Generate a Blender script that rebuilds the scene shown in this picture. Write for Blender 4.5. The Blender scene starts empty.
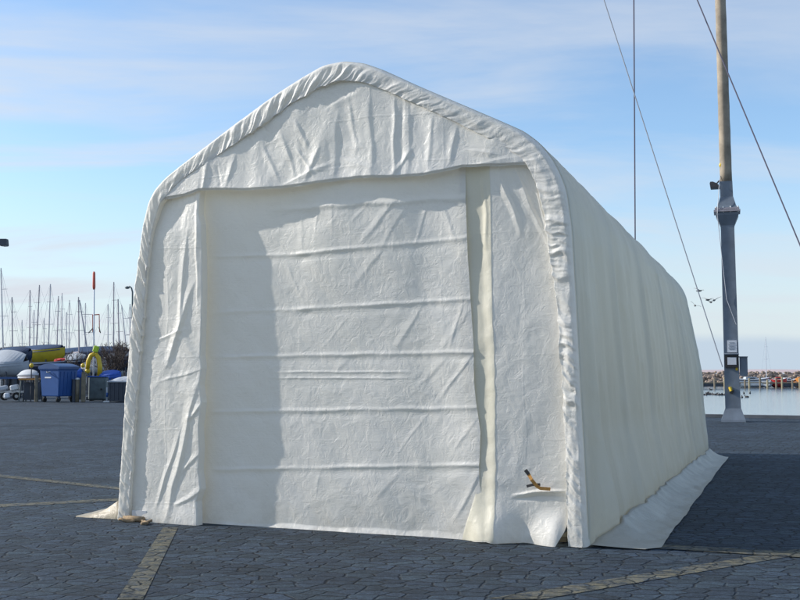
import bpy, math, random
import numpy as np
from mathutils import Vector, Matrix, noise as mnoise

# ------------------------------------------------------------------ camera, sky, sun, exposure
F, EYE, HOR = 1030.0, 1.58, 371.0        # focal length in pixels of the 800 px picture, eye height, horizon row
scene = bpy.context.scene
C = scene.collection
PITCH = math.atan((HOR - 300.0) / F)
cam_d = bpy.data.cameras.new('camera')
cam = bpy.data.objects.new('camera', cam_d); C.objects.link(cam)
cam_d.sensor_fit = 'HORIZONTAL'; cam_d.sensor_width = 36.0; cam_d.lens = 36.0 * F / 800.0
cam_d.clip_start = 0.05; cam_d.clip_end = 12000
cam.location = (0, 0, EYE); cam.rotation_euler = (math.pi / 2 + PITCH, 0, 0)
scene.camera = cam

SUN_EL = math.radians(27.0)
LDIR = Vector((math.cos(math.radians(-9.5)), math.sin(math.radians(-9.5)), 0)).normalized()       # the way the light travels over the ground
SUN_FROM = Vector((-LDIR.x * math.cos(SUN_EL), -LDIR.y * math.cos(SUN_EL), math.sin(SUN_EL)))
SUN_ROT = math.atan2(SUN_FROM.x, SUN_FROM.y)

world = bpy.data.worlds.new("World"); scene.world = world; world.use_nodes = True
wn = world.node_tree; wn.nodes.clear()
def wnode(t, **kw):
    n = wn.nodes.new(t)
    for k, v in kw.items(): setattr(n, k, v)
    return n
def wl(a, b): wn.links.new(a, b)
sky = wnode('ShaderNodeTexSky'); sky.sky_type = 'NISHITA'; sky.sun_disc = False
sky.sun_elevation = SUN_EL; sky.sun_rotation = SUN_ROT
sky.altitude = 0; sky.air_density = 1.0; sky.dust_density = 0.6; sky.ozone_density = 1.6
tcw = wnode('ShaderNodeTexCoord')
sepw = wnode('ShaderNodeSeparateXYZ'); wl(tcw.outputs['Generated'], sepw.inputs[0])
# clouds live on a flat layer: direction divided by height, so streaks flatten towards the horizon
def wmath(op, a, b=None, clamp=False):
    n = wnode('ShaderNodeMath', operation=op, use_clamp=clamp)
    for i, v in enumerate((a, b)):
        if v is None: continue
        if isinstance(v, (int, float)): n.inputs[i].default_value = v
        else: wl(v, n.inputs[i])
    return n.outputs[0]
zc = wmath('ADD', wmath('MAXIMUM', sepw.outputs[2], 0.0), 0.10)
px = wmath('DIVIDE', sepw.outputs[0], zc); py = wmath('DIVIDE', sepw.outputs[1], zc)
comb = wnode('ShaderNodeCombineXYZ'); wl(px, comb.inputs[0]); wl(py, comb.inputs[1])
mapw = wnode('ShaderNodeMapping'); wl(comb.outputs[0], mapw.inputs['Vector'])
mapw.inputs['Rotation'].default_value = (0, 0, 0.25); mapw.inputs['Scale'].default_value = (0.55, 1.15, 1)
mapw.inputs['Location'].default_value = (3.1, 1.7, 0)
n1 = wnode('ShaderNodeTexNoise'); wl(mapw.outputs[0], n1.inputs['Vector'])
n1.inputs['Scale'].default_value = 1.1; n1.inputs['Detail'].default_value = 7; n1.inputs['Roughness'].default_value = 0.55
n1.inputs['Distortion'].default_value = 0.6
r1 = wnode('ShaderNodeMapRange'); wl(n1.outputs['Fac'], r1.inputs['Value'])
r1.inputs['From Min'].default_value = 0.40; r1.inputs['From Max'].default_value = 0.72
r1.inputs['To Min'].default_value = 0.0; r1.inputs['To Max'].default_value = 0.85; r1.interpolation_type = 'SMOOTHSTEP'
# more cloud to the left of the picture
lft = wnode('ShaderNodeMapRange'); wl(sepw.outputs[0], lft.inputs['Value'])
lft.inputs['From Min'].default_value = -0.35; lft.inputs['From Max'].default_value = 0.35
lft.inputs['To Min'].default_value = 1.25; lft.inputs['To Max'].default_value = 0.55
cl = wmath('MULTIPLY', r1.outputs[0], lft.outputs[0], True)
# pale haze that thickens towards the horizon
hz = wnode('ShaderNodeMapRange'); wl(sepw.outputs[2], hz.inputs['Value'])
hz.inputs['From Min'].default_value = 0.0; hz.inputs['From Max'].default_value = 0.22
hz.inputs['To Min'].default_value = 0.85; hz.inputs['To Max'].default_value = 0.06; hz.interpolation_type = 'SMOOTHSTEP'
mx1 = wnode('ShaderNodeMixRGB'); wl(hz.outputs[0], mx1.inputs['Fac'])
mx1.inputs['Color2'].default_value = (4.2, 4.65, 5.1, 1)
tint = wnode('ShaderNodeMixRGB', blend_type='MULTIPLY'); tint.inputs['Fac'].default_value = 1
tint.inputs['Color2'].default_value = (0.98, 1.13, 1.24, 1)
wl(sky.outputs[0], tint.inputs['Color1']); wl(tint.outputs[0], mx1.inputs['Color1'])
mx2 = wnode('ShaderNodeMixRGB'); wl(cl, mx2.inputs['Fac']); wl(mx1.outputs[0], mx2.inputs['Color1'])
mx2.inputs['Color2'].default_value = (4.25, 4.55, 5.0, 1)
# a low bank of blue-grey cloud just over the horizon
nb = wnode('ShaderNodeTexNoise'); wl(tcw.outputs['Generated'], nb.inputs['Vector'])
nb.inputs['Scale'].default_value = 7.0; nb.inputs['Detail'].default_value = 5
zb = wmath('ADD', sepw.outputs[2], wmath('MULTIPLY', wmath('SUBTRACT', nb.outputs['Fac'], 0.5), 0.03))
bk = wnode('ShaderNodeMapRange'); wl(zb, bk.inputs['Value'])
bk.inputs['From Min'].default_value = 0.026; bk.inputs['From Max'].default_value = 0.038
bk.inputs['To Min'].default_value = 0.75; bk.inputs['To Max'].default_value = 0.0; bk.interpolation_type = 'SMOOTHSTEP'
rgt = wnode('ShaderNodeMapRange'); wl(sepw.outputs[0], rgt.inputs['Value'])
rgt.inputs['From Min'].default_value = -0.2; rgt.inputs['From Max'].default_value = 0.25
bank = wmath('MULTIPLY', bk.outputs[0], rgt.outputs[0])
mx3 = wnode('ShaderNodeMixRGB'); wl(bank, mx3.inputs['Fac']); wl(mx2.outputs[0], mx3.inputs['Color1'])
mx3.inputs['Color2'].default_value = (3.0, 3.75, 4.6, 1)
bg = wnode('ShaderNodeBackground'); bg.inputs['Strength'].default_value = 0.14
wl(mx3.outputs[0], bg.inputs['Color'])
wo = wnode('ShaderNodeOutputWorld'); wl(bg.outputs[0], wo.inputs['Surface'])

sun_d = bpy.data.lights.new('sun', 'SUN'); sun_d.energy = 4.4; sun_d.angle = math.radians(0.53)
sun_d.color = (1.0, 0.95, 0.87)
sun = bpy.data.objects.new('sun', sun_d); C.objects.link(sun)
sun.rotation_euler = (-SUN_FROM).to_track_quat('-Z', 'Y').to_euler(); sun.location = SUN_FROM * 60

scene.view_settings.view_transform = 'Standard'; scene.view_settings.look = 'None'
scene.view_settings.gamma = 1; scene.view_settings.exposure = 0.26
scene.view_settings.use_curve_mapping = False
try: scene.cycles.max_bounces = 10; scene.cycles.transmission_bounces = 8
except Exception: pass

# ------------------------------------------------------------------ helpers
random.seed(7)
cp, sp = math.cos(PITCH), math.sin(PITCH)
def ray(u, v):
    a, b = u - 400.0, -(v - 300.0)
    return Vector((a, F * cp - b * sp, F * sp + b * cp))
def G(u, v, z=0.0):                       # the point at height z seen at u, v
    r = ray(u, v); t = (z - EYE) / r.z
    return Vector((r.x * t, r.y * t, z))
def D(u, v, y):                           # the point at distance y seen at u, v
    r = ray(u, v); t = y / r.y
    return Vector((r.x * t, y, EYE + r.z * t))

def tag(o, label=None, cat=None, group=None, kind=None):
    if label: o['label'] = label
    if cat: o['category'] = cat
    if group: o['group'] = group
    if kind: o['kind'] = kind
    return o
def thing(name, label, cat, loc=(0, 0, 0), rz=0.0, group=None):
    o = bpy.data.objects.new(name, None); C.objects.link(o)
    o.empty_display_size = 0.3
    o.location = loc; o.rotation_euler = (0, 0, rz)
    return tag(o, label, cat, group)

def rotm(rx=0, ry=0, rz=0):
    return Matrix.Rotation(rz, 3, 'Z') @ Matrix.Rotation(ry, 3, 'Y') @ Matrix.Rotation(rx, 3, 'X')

class MB:
    def __init__(s): s.v = []; s.f = []
    def box(s, c, d, r=(0, 0, 0), b=0.0):
        m = rotm(*r); c = Vector(c); n = len(s.v)
        hx, hy, hz = d[0] / 2, d[1] / 2, d[2] / 2
        if b <= 0:
            for x, y, z in ((-1,-1,-1),(1,-1,-1),(1,1,-1),(-1,1,-1),(-1,-1,1),(1,-1,1),(1,1,1),(-1,1,1)):
                s.v.append(tuple(c + m @ Vector((x*hx, y*hy, z*hz))))
            for q in ((0,3,2,1),(4,5,6,7),(0,1,5,4),(1,2,6,5),(2,3,7,6),(3,0,4,7)): s.f.append(tuple(n+i for i in q))
        else:
            rings = []
            for z, k in ((-hz, 1), (-hz+b, 0), (hz-b, 0), (hz, 1)):
                ring = []
                for x, y in ((-1,-1),(1,-1),(1,1),(-1,1)):
                    ax, ay = hx-b*k*.9, hy-b*k*.9
                    if x*y > 0: pts = ((x*(ax-b*.0), y*(ay-b)), (x*(ax-b), y*ay))
                    else: pts = ((x*(ax-b), y*ay), (x*ax, y*(ay-b)))
                    ring += [c + m @ Vector((p[0], p[1], z)) for p in pts]
                rings.append(ring)
            s.loft(rings, True, True)
        return s
    def loft(s, rings, closed=True, caps=False):
        n0 = len(s.v); k = len(rings[0])
        for r in rings: s.v += [tuple(p) for p in r]
        for i in range(len(rings)-1):
            for j in range(k if closed else k-1):
                a = n0+i*k+j; b = n0+i*k+(j+1) % k
                s.f.append((a, b, b+k, a+k))
        if caps:
            s.f.append(tuple(n0+j for j in reversed(range(k))))
            s.f.append(tuple(n0+(len(rings)-1)*k+j for j in range(k)))
        return s
    def tube(s, pts, r, n=8, caps=True):
        pts = [Vector(p) for p in pts]
        if isinstance(r, (int, float)): r = [r]*len(pts)
        rings = []; up = None
        for i, p in enumerate(pts):
            t = (pts[min(i+1, len(pts)-1)] - pts[max(i-1, 0)])
            if t.length < 1e-9: t = Vector((0, 0, 1))
            t.normalize()
            if up is None:
                up = Vector((1, 0, 0)) if abs(t.x) < 0.8 else Vector((0, 1, 0))
            a = t.cross(up).normalized(); b = t.cross(a).normalized(); up = b.cross(t) * -1 if False else up
            rings.append([p + a*r[i]*math.cos(q*2*math.pi/n) + b*r[i]*math.sin(q*2*math.pi/n) for q in range(n)])
        return s.loft(rings, True, caps)
    def ball(s, c, r, n=10, m=7):
        if isinstance(r, (int, float)): r = (r, r, r)
        rings = []
        for i in range(m+1):
            th = math.pi*(0.02+0.96*i/m)
            rings.append([(c[0]+r[0]*math.sin(th)*math.cos(2*math.pi*j/n), c[1]+r[1]*math.sin(th)*math.sin(2*math.pi*j/n), c[2]-r[2]*math.cos(th)) for j in range(n)])
        return s.loft(rings, True, True)
    def poly(s, pts):
        n = len(s.v); s.v += [tuple(p) for p in pts]; s.f.append(tuple(range(n, n+len(pts)))); return s
    def prism(s, pts, off):                # polygon pushed along off
        a = [Vector(p) for p in pts]; off = Vector(off)
        return s.loft([a, [p+off for p in a]], True, True)
    def grid(s, P):                        # P[i][j] numpy (ni,nj,3)
        P = np.asarray(P); ni, nj = P.shape[:2]; n = len(s.v)
        s.v += [tuple(x) for x in P.reshape(-1, 3)]
        for i in range(ni-1):
            for j in range(nj-1):
                a = n+i*nj+j; s.f.append((a, a+1, a+nj+1, a+nj))
        return s
    def build(s, name, mat, parent=None, smooth=False, loc=None):
        me = bpy.data.meshes.new(name); me.from_pydata(s.v, [], s.f); me.validate(); me.update()
        if smooth: me.polygons.foreach_set('use_smooth', [True]*len(me.polygons))
        me.materials.append(mat)
        o = bpy.data.objects.new(name, me); C.objects.link(o)
        if parent: o.parent = parent
        if loc is not None: o.location = loc
        return o

def grid_object(name, P, mat, parent, flip=False):
    ni, nj = P.shape[:2]
    idx = np.arange(ni*nj).reshape(ni, nj)
    q = np.stack([idx[:-1, :-1], idx[:-1, 1:], idx[1:, 1:], idx[1:, :-1]], -1).reshape(-1, 4)
    if flip: q = q[:, ::-1]
    me = bpy.data.meshes.new(name)
    me.vertices.add(ni*nj); me.vertices.foreach_set('co', P.reshape(-1).astype(np.float32))
    me.loops.add(q.size); me.loops.foreach_set('vertex_index', q.reshape(-1).astype(np.int32))
    me.polygons.add(len(q)); me.polygons.foreach_set('loop_start', np.arange(0, q.size, 4, dtype=np.int32))
    me.update(calc_edges=True); me.validate()
    me.polygons.foreach_set('use_smooth', [True]*len(me.polygons))
    me.materials.append(mat)
    o = bpy.data.objects.new(name, me); C.objects.link(o)
    if parent: o.parent = parent
    return o

# vectorised gradient noise
_rng = np.random.RandomState(11)
_perm = np.concatenate([_rng.permutation(512)]*3)
_ang = _rng.rand(512)*2*np.pi
def pn(x, y, seed=0):
    x = np.asarray(x, float) + seed*17.31; y = np.asarray(y, float) + seed*9.77
    xi = np.floor(x).astype(int); yi = np.floor(y).astype(int); xf = x-xi; yf = y-yi
    def g(ix, iy, dx, dy):
        h = _perm[(_perm[ix & 511] + iy) & 511]; a = _ang[h]
        return np.cos(a)*dx + np.sin(a)*dy
    u = xf**3*(xf*(xf*6-15)+10); w = yf**3*(yf*(yf*6-15)+10)
    n00 = g(xi, yi, xf, yf); n10 = g(xi+1, yi, xf-1, yf); n01 = g(xi, yi+1, xf, yf-1); n11 = g(xi+1, yi+1, xf-1, yf-1)
    return ((n00*(1-u)+n10*u)*(1-w) + (n01*(1-u)+n11*u)*w)*1.5
def ridge(x, y, seed=0, k=2.0):            # sharp creases
    return (1-np.minimum(1, np.abs(pn(x, y, seed))*k))**2
def rot2(x, y, a):
    return x*math.cos(a)+y*math.sin(a), -x*math.sin(a)+y*math.cos(a)
def crease(x, y, p0, p1, amp, w, sharp=1.0):
    """a taut fold from p0 to p1: a sharp crest with one steep and one long flank, fading at its ends"""
    dx, dy = p1[0]-p0[0], p1[1]-p0[1]; L = math.hypot(dx, dy); tx, ty = dx/L, dy/L
    a = ((x-p0[0])*tx+(y-p0[1])*ty)/L
    b = (x-p0[0])*-ty+(y-p0[1])*tx + 0.02*pn(x*3+p0[0]*7, y*3, 60)
    e = np.clip(np.minimum(a+0.15, 1.15-a)*2.6, 0, 1)
    w1 = w*(0.55+0.5*np.clip(a, 0, 1)); w2 = w*(1.9-0.7*np.clip(a, 0, 1))
    k = np.where(b > 0, b/w1, -b/w2)
    f = np.clip(1-np.sqrt(k*k+0.012)+0.11, 0, 1)
    return amp*e*f**1.25
def bil(x, y, seed): return 1-np.sqrt(pn(x, y, seed)**2+0.0015)*1.6      # facets meeting in thin crests
def crinkle(x, y, seed, scale=1.0, amp=0.006):
    wx = x + 0.10*pn(x*2.1, y*2.1, seed+50); wy = y + 0.10*pn(x*2.1, y*2.1, seed+51)
    a = bil(*[c*1.7*scale for c in rot2(wx, wy*0.55, 0.5)], seed)
    b = bil(*[c*3.1*scale for c in rot2(wx, wy*0.6, -0.65)], seed+1)
    c = bil(*[c*6.5*scale for c in rot2(wx, wy*.8, 0.25)], seed+2)
    d = bil(*[c*13*scale for c in rot2(wx, wy, -0.3)], seed+3)
    m = 0.35+0.65*np.clip(pn(x*1.1, y*1.1, seed+9)*2+.5, 0, 1)
    # faint packing creases, a loose grid
    g = 0
    for q, o_ in ((x, y), (y, x)):
        t = (q*2.6+0.06*pn(o_*2, q*2, seed+5)) % 1.0
        g = g+np.clip(1-np.abs(t-0.5)/0.03, 0, 1)*np.clip(pn(q*1.3, o_*1.3, seed+6)*2.5+.3, 0, 1)
    return amp*(a*1.25+b*0.85*m+c*0.40*m+d*0.16*m+0.22*g)

# ------------------------------------------------------------------ materials
def nt(name):
    m = bpy.data.materials.new(name); m.use_nodes = True
    t = m.node_tree; t.nodes.clear()
    o = t.nodes.new('ShaderNodeOutputMaterial'); b = t.nodes.new('ShaderNodeBsdfPrincipled')
    t.links.new(b.outputs[0], o.inputs['Surface'])
    return m, t, b, o
def simple(name, col, rough=0.6, var=0.15, scale=6.0, metal=0.0, bump=0.0, spec=0.5):
    m, t, b, o = nt(name)
    tc = t.nodes.new('ShaderNodeTexCoord')
    n = t.nodes.new('ShaderNodeTexNoise'); n.inputs['Scale'].default_value = scale; n.inputs['Detail'].default_value = 6
    n.inputs['Roughness'].default_value = 0.6
    t.links.new(tc.outputs['Object'], n.inputs['Vector'])
    r = t.nodes.new('ShaderNodeValToRGB')
    r.color_ramp.elements[0].position = 0.3; r.color_ramp.elements[1].position = 0.7
    r.color_ramp.elements[0].color = tuple(c*(1-var) for c in col)+(1,)
    r.color_ramp.elements[1].color = tuple(min(1, c*(1+var)) for c in col)+(1,)
    t.links.new(n.outputs['Fac'], r.inputs['Fac']); t.links.new(r.outputs[0], b.inputs['Base Color'])
    b.inputs['Roughness'].default_value = rough; b.inputs['Metallic'].default_value = metal
    b.inputs['Specular IOR Level'].default_value = spec
    if bump > 0:
        bp = t.nodes.new('ShaderNodeBump'); bp.inputs['Strength'].default_value = bump; bp.inputs['Distance'].default_value = 0.02
        t.links.new(n.outputs['Fac'], bp.inputs['Height']); t.links.new(bp.outputs[0], b.inputs['Normal'])
    return m
def fabric(name, col=(0.875, 0.845, 0.80), trans=(0.92, 0.89, 0.79), tfac=0.28, rough=0.42, bump=0.35, dirt=0.0, stretch=False):
    m, t, b, o = nt(name)
    N = t.nodes.new; L = t.links.new
    tc = N('ShaderNodeTexCoord')
    # woven tape
    wv = N('ShaderNodeTexWave'); wv.wave_type = 'BANDS'; wv.bands_direction = 'Z'; wv.inputs['Scale'].default_value = 22; wv.inputs['Distortion'].default_value = 2.5
    wv.inputs['Detail'].default_value = 3
    L(tc.outputs['Object'], wv.inputs['Vector'])
    n1 = N('ShaderNodeTexNoise'); n1.inputs['Scale'].default_value = 9; n1.inputs['Detail'].default_value = 8; n1.inputs['Roughness'].default_value = 0.62
    n1.inputs['Distortion'].default_value = 0.8
    L(tc.outputs['Object'], n1.inputs['Vector'])
    v = N('ShaderNodeTexVoronoi'); v.feature = 'DISTANCE_TO_EDGE'; v.inputs['Scale'].default_value = 5.5
    mp = N('ShaderNodeMapping'); mp.inputs['Scale'].default_value = (1, 1, 0.6); L(tc.outputs['Object'], mp.inputs['Vector'])
    ad = N('ShaderNodeMixRGB'); ad.blend_type = 'ADD'; ad.inputs['Fac'].default_value = 0.25
    L(mp.outputs[0], ad.inputs['Color1']); L(n1.outputs['Color'], ad.inputs['Color2']); L(ad.outputs[0], v.inputs['Vector'])
    mr = N('ShaderNodeMapRange'); mr.inputs['From Max'].default_value = 0.18; L(v.outputs['Distance'], mr.inputs['Value'])
    m1 = N('ShaderNodeMath'); m1.operation = 'MULTIPLY'; m1.inputs[1].default_value = 0.045; L(wv.outputs['Fac'], m1.inputs[0])
    m2 = N('ShaderNodeMath'); m2.operation = 'MULTIPLY_ADD'; m2.inputs[1].default_value = 0.9; L(n1.outputs['Fac'], m2.inputs[0]); L(m1.outputs[0], m2.inputs[2])
    m3 = N('ShaderNodeMath'); m3.operation = 'MULTIPLY_ADD'; m3.inputs[1].default_value = 0.22; L(mr.outputs[0], m3.inputs[0]); L(m2.outputs[0], m3.inputs[2])
    bp = N('ShaderNodeBump'); bp.inputs['Strength'].default_value = bump; bp.inputs['Distance'].default_value = 0.02
    L(m3.outputs[0], bp.inputs['Height']); L(bp.outputs[0], b.inputs['Normal'])
    n2 = N('ShaderNodeTexNoise'); n2.inputs['Scale'].default_value = 1.6; n2.inputs['Detail'].default_value = 6
    if stretch:
        ms = N('ShaderNodeMapping'); ms.inputs['Scale'].default_value = (1.5, 1.5, 0.35); L(tc.outputs['Object'], ms.inputs['Vector']); L(ms.outputs[0], n2.inputs['Vector'])
    else: L(tc.outputs['Object'], n2.inputs['Vector'])
    cr = N('ShaderNodeValToRGB'); cr.color_ramp.elements[0].position = 0.3; cr.color_ramp.elements[1].position = 0.72
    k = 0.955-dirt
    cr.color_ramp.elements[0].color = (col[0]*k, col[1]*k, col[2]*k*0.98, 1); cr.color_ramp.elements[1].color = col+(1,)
    L(n2.outputs['Fac'], cr.inputs['Fac'])
    # splashed grime along the foot
    sz = N('ShaderNodeSeparateXYZ'); L(tc.outputs['Object'], sz.inputs[0])
    g1 = N('ShaderNodeMapRange'); L(sz.outputs[2], g1.inputs['Value']); g1.inputs['From Min'].default_value = 0.0; g1.inputs['From Max'].default_value = 0.42
    g1.inputs['To Min'].default_value = 1.0; g1.inputs['To Max'].default_value = 0.0
    g2 = N('ShaderNodeTexNoise'); g2.inputs['Scale'].default_value = 5; g2.inputs['Detail'].default_value = 9; g2.inputs['Roughness'].default_value = 0.7; L(tc.outputs['Object'], g2.inputs['Vector'])
    g3 = N('ShaderNodeMapRange'); L(g2.outputs['Fac'], g3.inputs['Value']); g3.inputs['From Min'].default_value = 0.42; g3.inputs['From Max'].default_value = 0.7; g3.inputs['To Max'].default_value = 0.5
    g4 = N('ShaderNodeMath'); g4.operation = 'MULTIPLY'; L(g1.outputs[0], g4.inputs[0]); L(g3.outputs[0], g4.inputs[1])
    gm = N('ShaderNodeMixRGB'); L(g4.outputs[0], gm.inputs['Fac']); L(cr.outputs[0], gm.inputs['Color1']); gm.inputs['Color2'].default_value = (0.38, 0.35, 0.29, 1)
    L(gm.outputs[0], b.inputs['Base Color'])
    b.inputs['Roughness'].default_value = rough; b.inputs['Specular IOR Level'].default_value = 0.5
    tr = N('ShaderNodeBsdfTranslucent'); tr.inputs['Color'].default_value = trans+(1,)
    L(bp.outputs[0], tr.inputs['Normal'])
    mx = N('ShaderNodeMixShader'); mx.inputs['Fac'].default_value = tfac
    L(b.outputs[0], mx.inputs[1]); L(tr.outputs[0], mx.inputs[2]); L(mx.outputs[0], o.inputs['Surface'])
    return m

def paving(name, painted=False, base=(0.029, 0.044, 0.065), sc=6.6, soft=1.0):
    m, t, b, o = nt(name)
    N = t.nodes.new; L = t.links.new
    tc = N('ShaderNodeTexCoord')
    mp = N('ShaderNodeMapping'); mp.inputs['Rotation'].default_value = (0, 0, 0.36); mp.inputs['Scale'].default_value = (sc*0.82, sc*1.12, 1)
    L(tc.outputs['Object'], mp.inputs['Vector'])
    wob = N('ShaderNodeTexNoise'); wob.inputs['Scale'].default_value = 14; wob.inputs['Detail'].default_value = 3
    L(tc.outputs['Object'], wob.inputs['Vector'])
    ad = N('ShaderNodeMixRGB'); ad.blend_type = 'LINEAR_LIGHT'; ad.inputs['Fac'].default_value = 0.16
    L(mp.outputs[0], ad.inputs['Color1']); L(wob.outputs['Color'], ad.inputs['Color2'])
    v = N('ShaderNodeTexVoronoi'); v.voronoi_dimensions = '2D'; v.feature = 'DISTANCE_TO_EDGE'; v.inputs['Scale'].default_value = 1; v.inputs['Randomness'].default_value = 0.72
    L(ad.outputs[0], v.inputs['Vector'])
    vc = N('ShaderNodeTexVoronoi'); vc.voronoi_dimensions = '2D'; vc.inputs['Scale'].default_value = 1; vc.inputs['Randomness'].default_value = 0.72
    L(ad.outputs[0], vc.inputs['Vector'])
    jn = N('ShaderNodeMapRange'); jn.inputs['From Min'].default_value = 0.015; jn.inputs['From Max'].default_value = 0.085
    L(v.outputs['Distance'], jn.inputs['Value'])
    big = N('ShaderNodeTexNoise'); big.inputs['Scale'].default_value = 0.55; big.inputs['Detail'].default_value = 8; big.inputs['Roughness'].default_value = 0.65
    L(tc.outputs['Object'], big.inputs['Vector'])
    fin = N('ShaderNodeTexNoise'); fin.inputs['Scale'].default_value = 58; fin.inputs['Detail'].default_value = 8; fin.inputs['Roughness'].default_value = 0.75
    L(tc.outputs['Object'], fin.inputs['Vector'])
    sep = N('ShaderNodeSeparateColor'); L(vc.outputs['Color'], sep.inputs[0])
    def mr(src, a, c, d, e):
        q = N('ShaderNodeMapRange'); L(src, q.inputs['Value'])
        for nm, val in zip(('From Min', 'From Max', 'To Min', 'To Max'), (a, c, d, e)): q.inputs[nm].default_value = val
        return q.outputs[0]
    def mul(a, c):
        q = N('ShaderNodeMath'); q.operation = 'MULTIPLY'; L(a, q.inputs[0]); L(c, q.inputs[1]); return q.outputs[0]
    md = N('ShaderNodeTexNoise'); md.inputs['Scale'].default_value = 15; md.inputs['Detail'].default_value = 9; md.inputs['Roughness'].default_value = 0.8; L(tc.outputs['Object'], md.inputs['Vector'])
    val = mul(mul(mul(mr(big.outputs['Fac'], 0.3, 0.7, 0.66, 1.36), mr(fin.outputs['Fac'], 0.32, 0.68, 0.35, 1.75)), mr(md.outputs['Fac'], 0.35, 0.65, 0.55, 1.5)), mr(sep.outputs[0], 0, 1, 0.72, 1.3))
    jb = N('ShaderNodeTexNoise'); jb.inputs['Scale'].default_value = 3.0; jb.inputs['Detail'].default_value = 5; L(tc.outputs['Object'], jb.inputs['Vector'])
    jm = N('ShaderNodeMath'); jm.operation = 'MAXIMUM'; L(jn.outputs[0], jm.inputs[0]); L(mr(jb.outputs['Fac'], 0.42, 0.62, 0.0, 0.75), jm.inputs[1])
    val = mul(val, mr(jm.outputs[0], 0, 1, 0.25, 1.0))
    hue = N('ShaderNodeMixRGB'); hue.inputs['Color1'].default_value = base+(1,); hue.inputs['Color2'].default_value = (base[0]*1.08, base[1]*1.08, base[2]*0.95, 1)
    L(mr(sep.outputs[1], 0.2, 1.0, 0.0, 0.8), hue.inputs['Fac'])
    col = N('ShaderNodeMixRGB'); col.blend_type = 'MULTIPLY'; col.inputs['Fac'].default_value = 1
    L(hue.outputs[0], col.inputs['Color1']); L(val, col.inputs['Color2'])
    out = col.outputs[0]
    if painted:
        wear = N('ShaderNodeTexNoise'); wear.inputs['Scale'].default_value = 7; wear.inputs['Detail'].default_value = 10; wear.inputs['Roughness'].default_value = 0.8
        L(tc.outputs['Object'], wear.inputs['Vector'])
        f = mul(mr(wear.outputs['Fac'], 0.40, 0.60, 0.0, 0.85), mr(jn.outputs[0], 0, 1, 0.35, 1.0))
        pm = N('ShaderNodeMixRGB'); L(f, pm.inputs['Fac']); L(out, pm.inputs['Color1'])
        pm.inputs['Color2'].default_value = (0.20, 0.18, 0.115, 1)
        out = pm.outputs[0]
    L(out, b.inputs['Base Color'])
    b.inputs['Roughness'].default_value = 0.82; b.inputs['Specular IOR Level'].default_value = 0.3
    hm = N('ShaderNodeMath'); hm.operation = 'MULTIPLY_ADD'; hm.inputs[1].default_value = 0.55
    L(fin.outputs['Fac'], hm.inputs[0]); L(jn.outputs[0], hm.inputs[2])
    bp = N('ShaderNodeBump'); bp.inputs['Strength'].default_value = 0.9*soft; bp.inputs['Distance'].default_value = 0.022
    L(hm.outputs[0], bp.inputs['Height']); L(bp.outputs[0], b.inputs['Normal'])
    return m

M = {}
M['cover'] = fabric('white_tarpaulin')
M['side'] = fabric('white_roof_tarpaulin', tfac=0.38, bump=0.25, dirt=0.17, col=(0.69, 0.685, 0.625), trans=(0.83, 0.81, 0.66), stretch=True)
M['cream'] = fabric('cream_lining', col=(0.84, 0.81, 0.71), trans=(0.92, 0.88, 0.73), tfac=0.42, bump=0.2)
M['skirt'] = fabric('ground_skirt', col=(0.46, 0.39, 0.28), trans=(0.4, 0.36, 0.28), tfac=0.1, bump=0.5, dirt=0.15)
M['paving'] = paving('stone_paving')
M['paint'] = paving('worn_paint_on_paving', painted=True)
M['galv'] = simple('galvanised_steel', (0.42, 0.43, 0.44), 0.35, 0.1, metal=0.8)
M['strap'] = simple('orange_webbing', (0.55, 0.27, 0.07), 0.8, 0.2, 30)
M['black'] = simple('black_plastic', (0.02, 0.02, 0.022), 0.5, 0.2)
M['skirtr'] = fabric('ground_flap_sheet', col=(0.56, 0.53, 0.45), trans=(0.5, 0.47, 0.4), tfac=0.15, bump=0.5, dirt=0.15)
M['rope'] = simple('brown_rope', (0.28, 0.20, 0.12), 0.9, 0.3, 30)
M['bluegrey'] = simple('blue_grey_steel', (0.145, 0.175, 0.215), 0.55, 0.22, 2)
M['wood'] = simple('weathered_pole_wood', (0.30, 0.25, 0.19), 0.85, 0.35, 2)
M['timber'] = simple('timber', (0.20, 0.17, 0.12), 0.85, 0.25, 4)
M['wire'] = simple('wire_rope', (0.10, 0.09, 0.13), 0.6, 0.1)
M['lightwire'] = simple('steel_wire', (0.34, 0.36, 0.40), 0.5, 0.1)
M['alu'] = simple('mast_aluminium', (0.56, 0.54, 0.55), 0.45, 0.2, 2, metal=0.2)
M['darkmast'] = simple('weathered_mast', (0.36, 0.33, 0.36), 0.5, 0.2, 2)
M['white'] = simple('white_gelcoat', (0.62, 0.63, 0.64), 0.35, 0.08, 2)
M['offwhite'] = simple('grey_boat_cover', (0.36, 0.39, 0.43), 0.7, 0.15, 1.5)
M['navy'] = simple('navy_hull', (0.02, 0.035, 0.075), 0.35, 0.2, 2)
M['yellow'] = simple('yellow_paint', (0.62, 0.42, 0.02), 0.45, 0.12, 3)
M['hullyellow'] = simple('yellow_hull', (0.45, 0.36, 0.02), 0.45, 0.12, 3)
M['lime'] = simple('lime_paint', (0.45, 0.62, 0.03), 0.5, 0.1)
M['red'] = simple('red_paint', (0.48, 0.035, 0.03), 0.45, 0.12)
M['redtip'] = simple('faded_red_paint', (0.60, 0.10, 0.06), 0.5, 0.12)
M['orange'] = simple('orange_paint', (0.60, 0.22, 0.04), 0.5, 0.12)
M['binblue'] = simple('blue_bin_plastic', (0.022, 0.085, 0.27), 0.45, 0.08, 3)
M['binlid'] = simple('blue_lid_plastic', (0.028, 0.075, 0.20), 0.4, 0.08, 3)
M['tarpblue'] = simple('blue_tarpaulin', (0.02, 0.09, 0.42), 0.55, 0.2, 2, bump=0.5)
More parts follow.
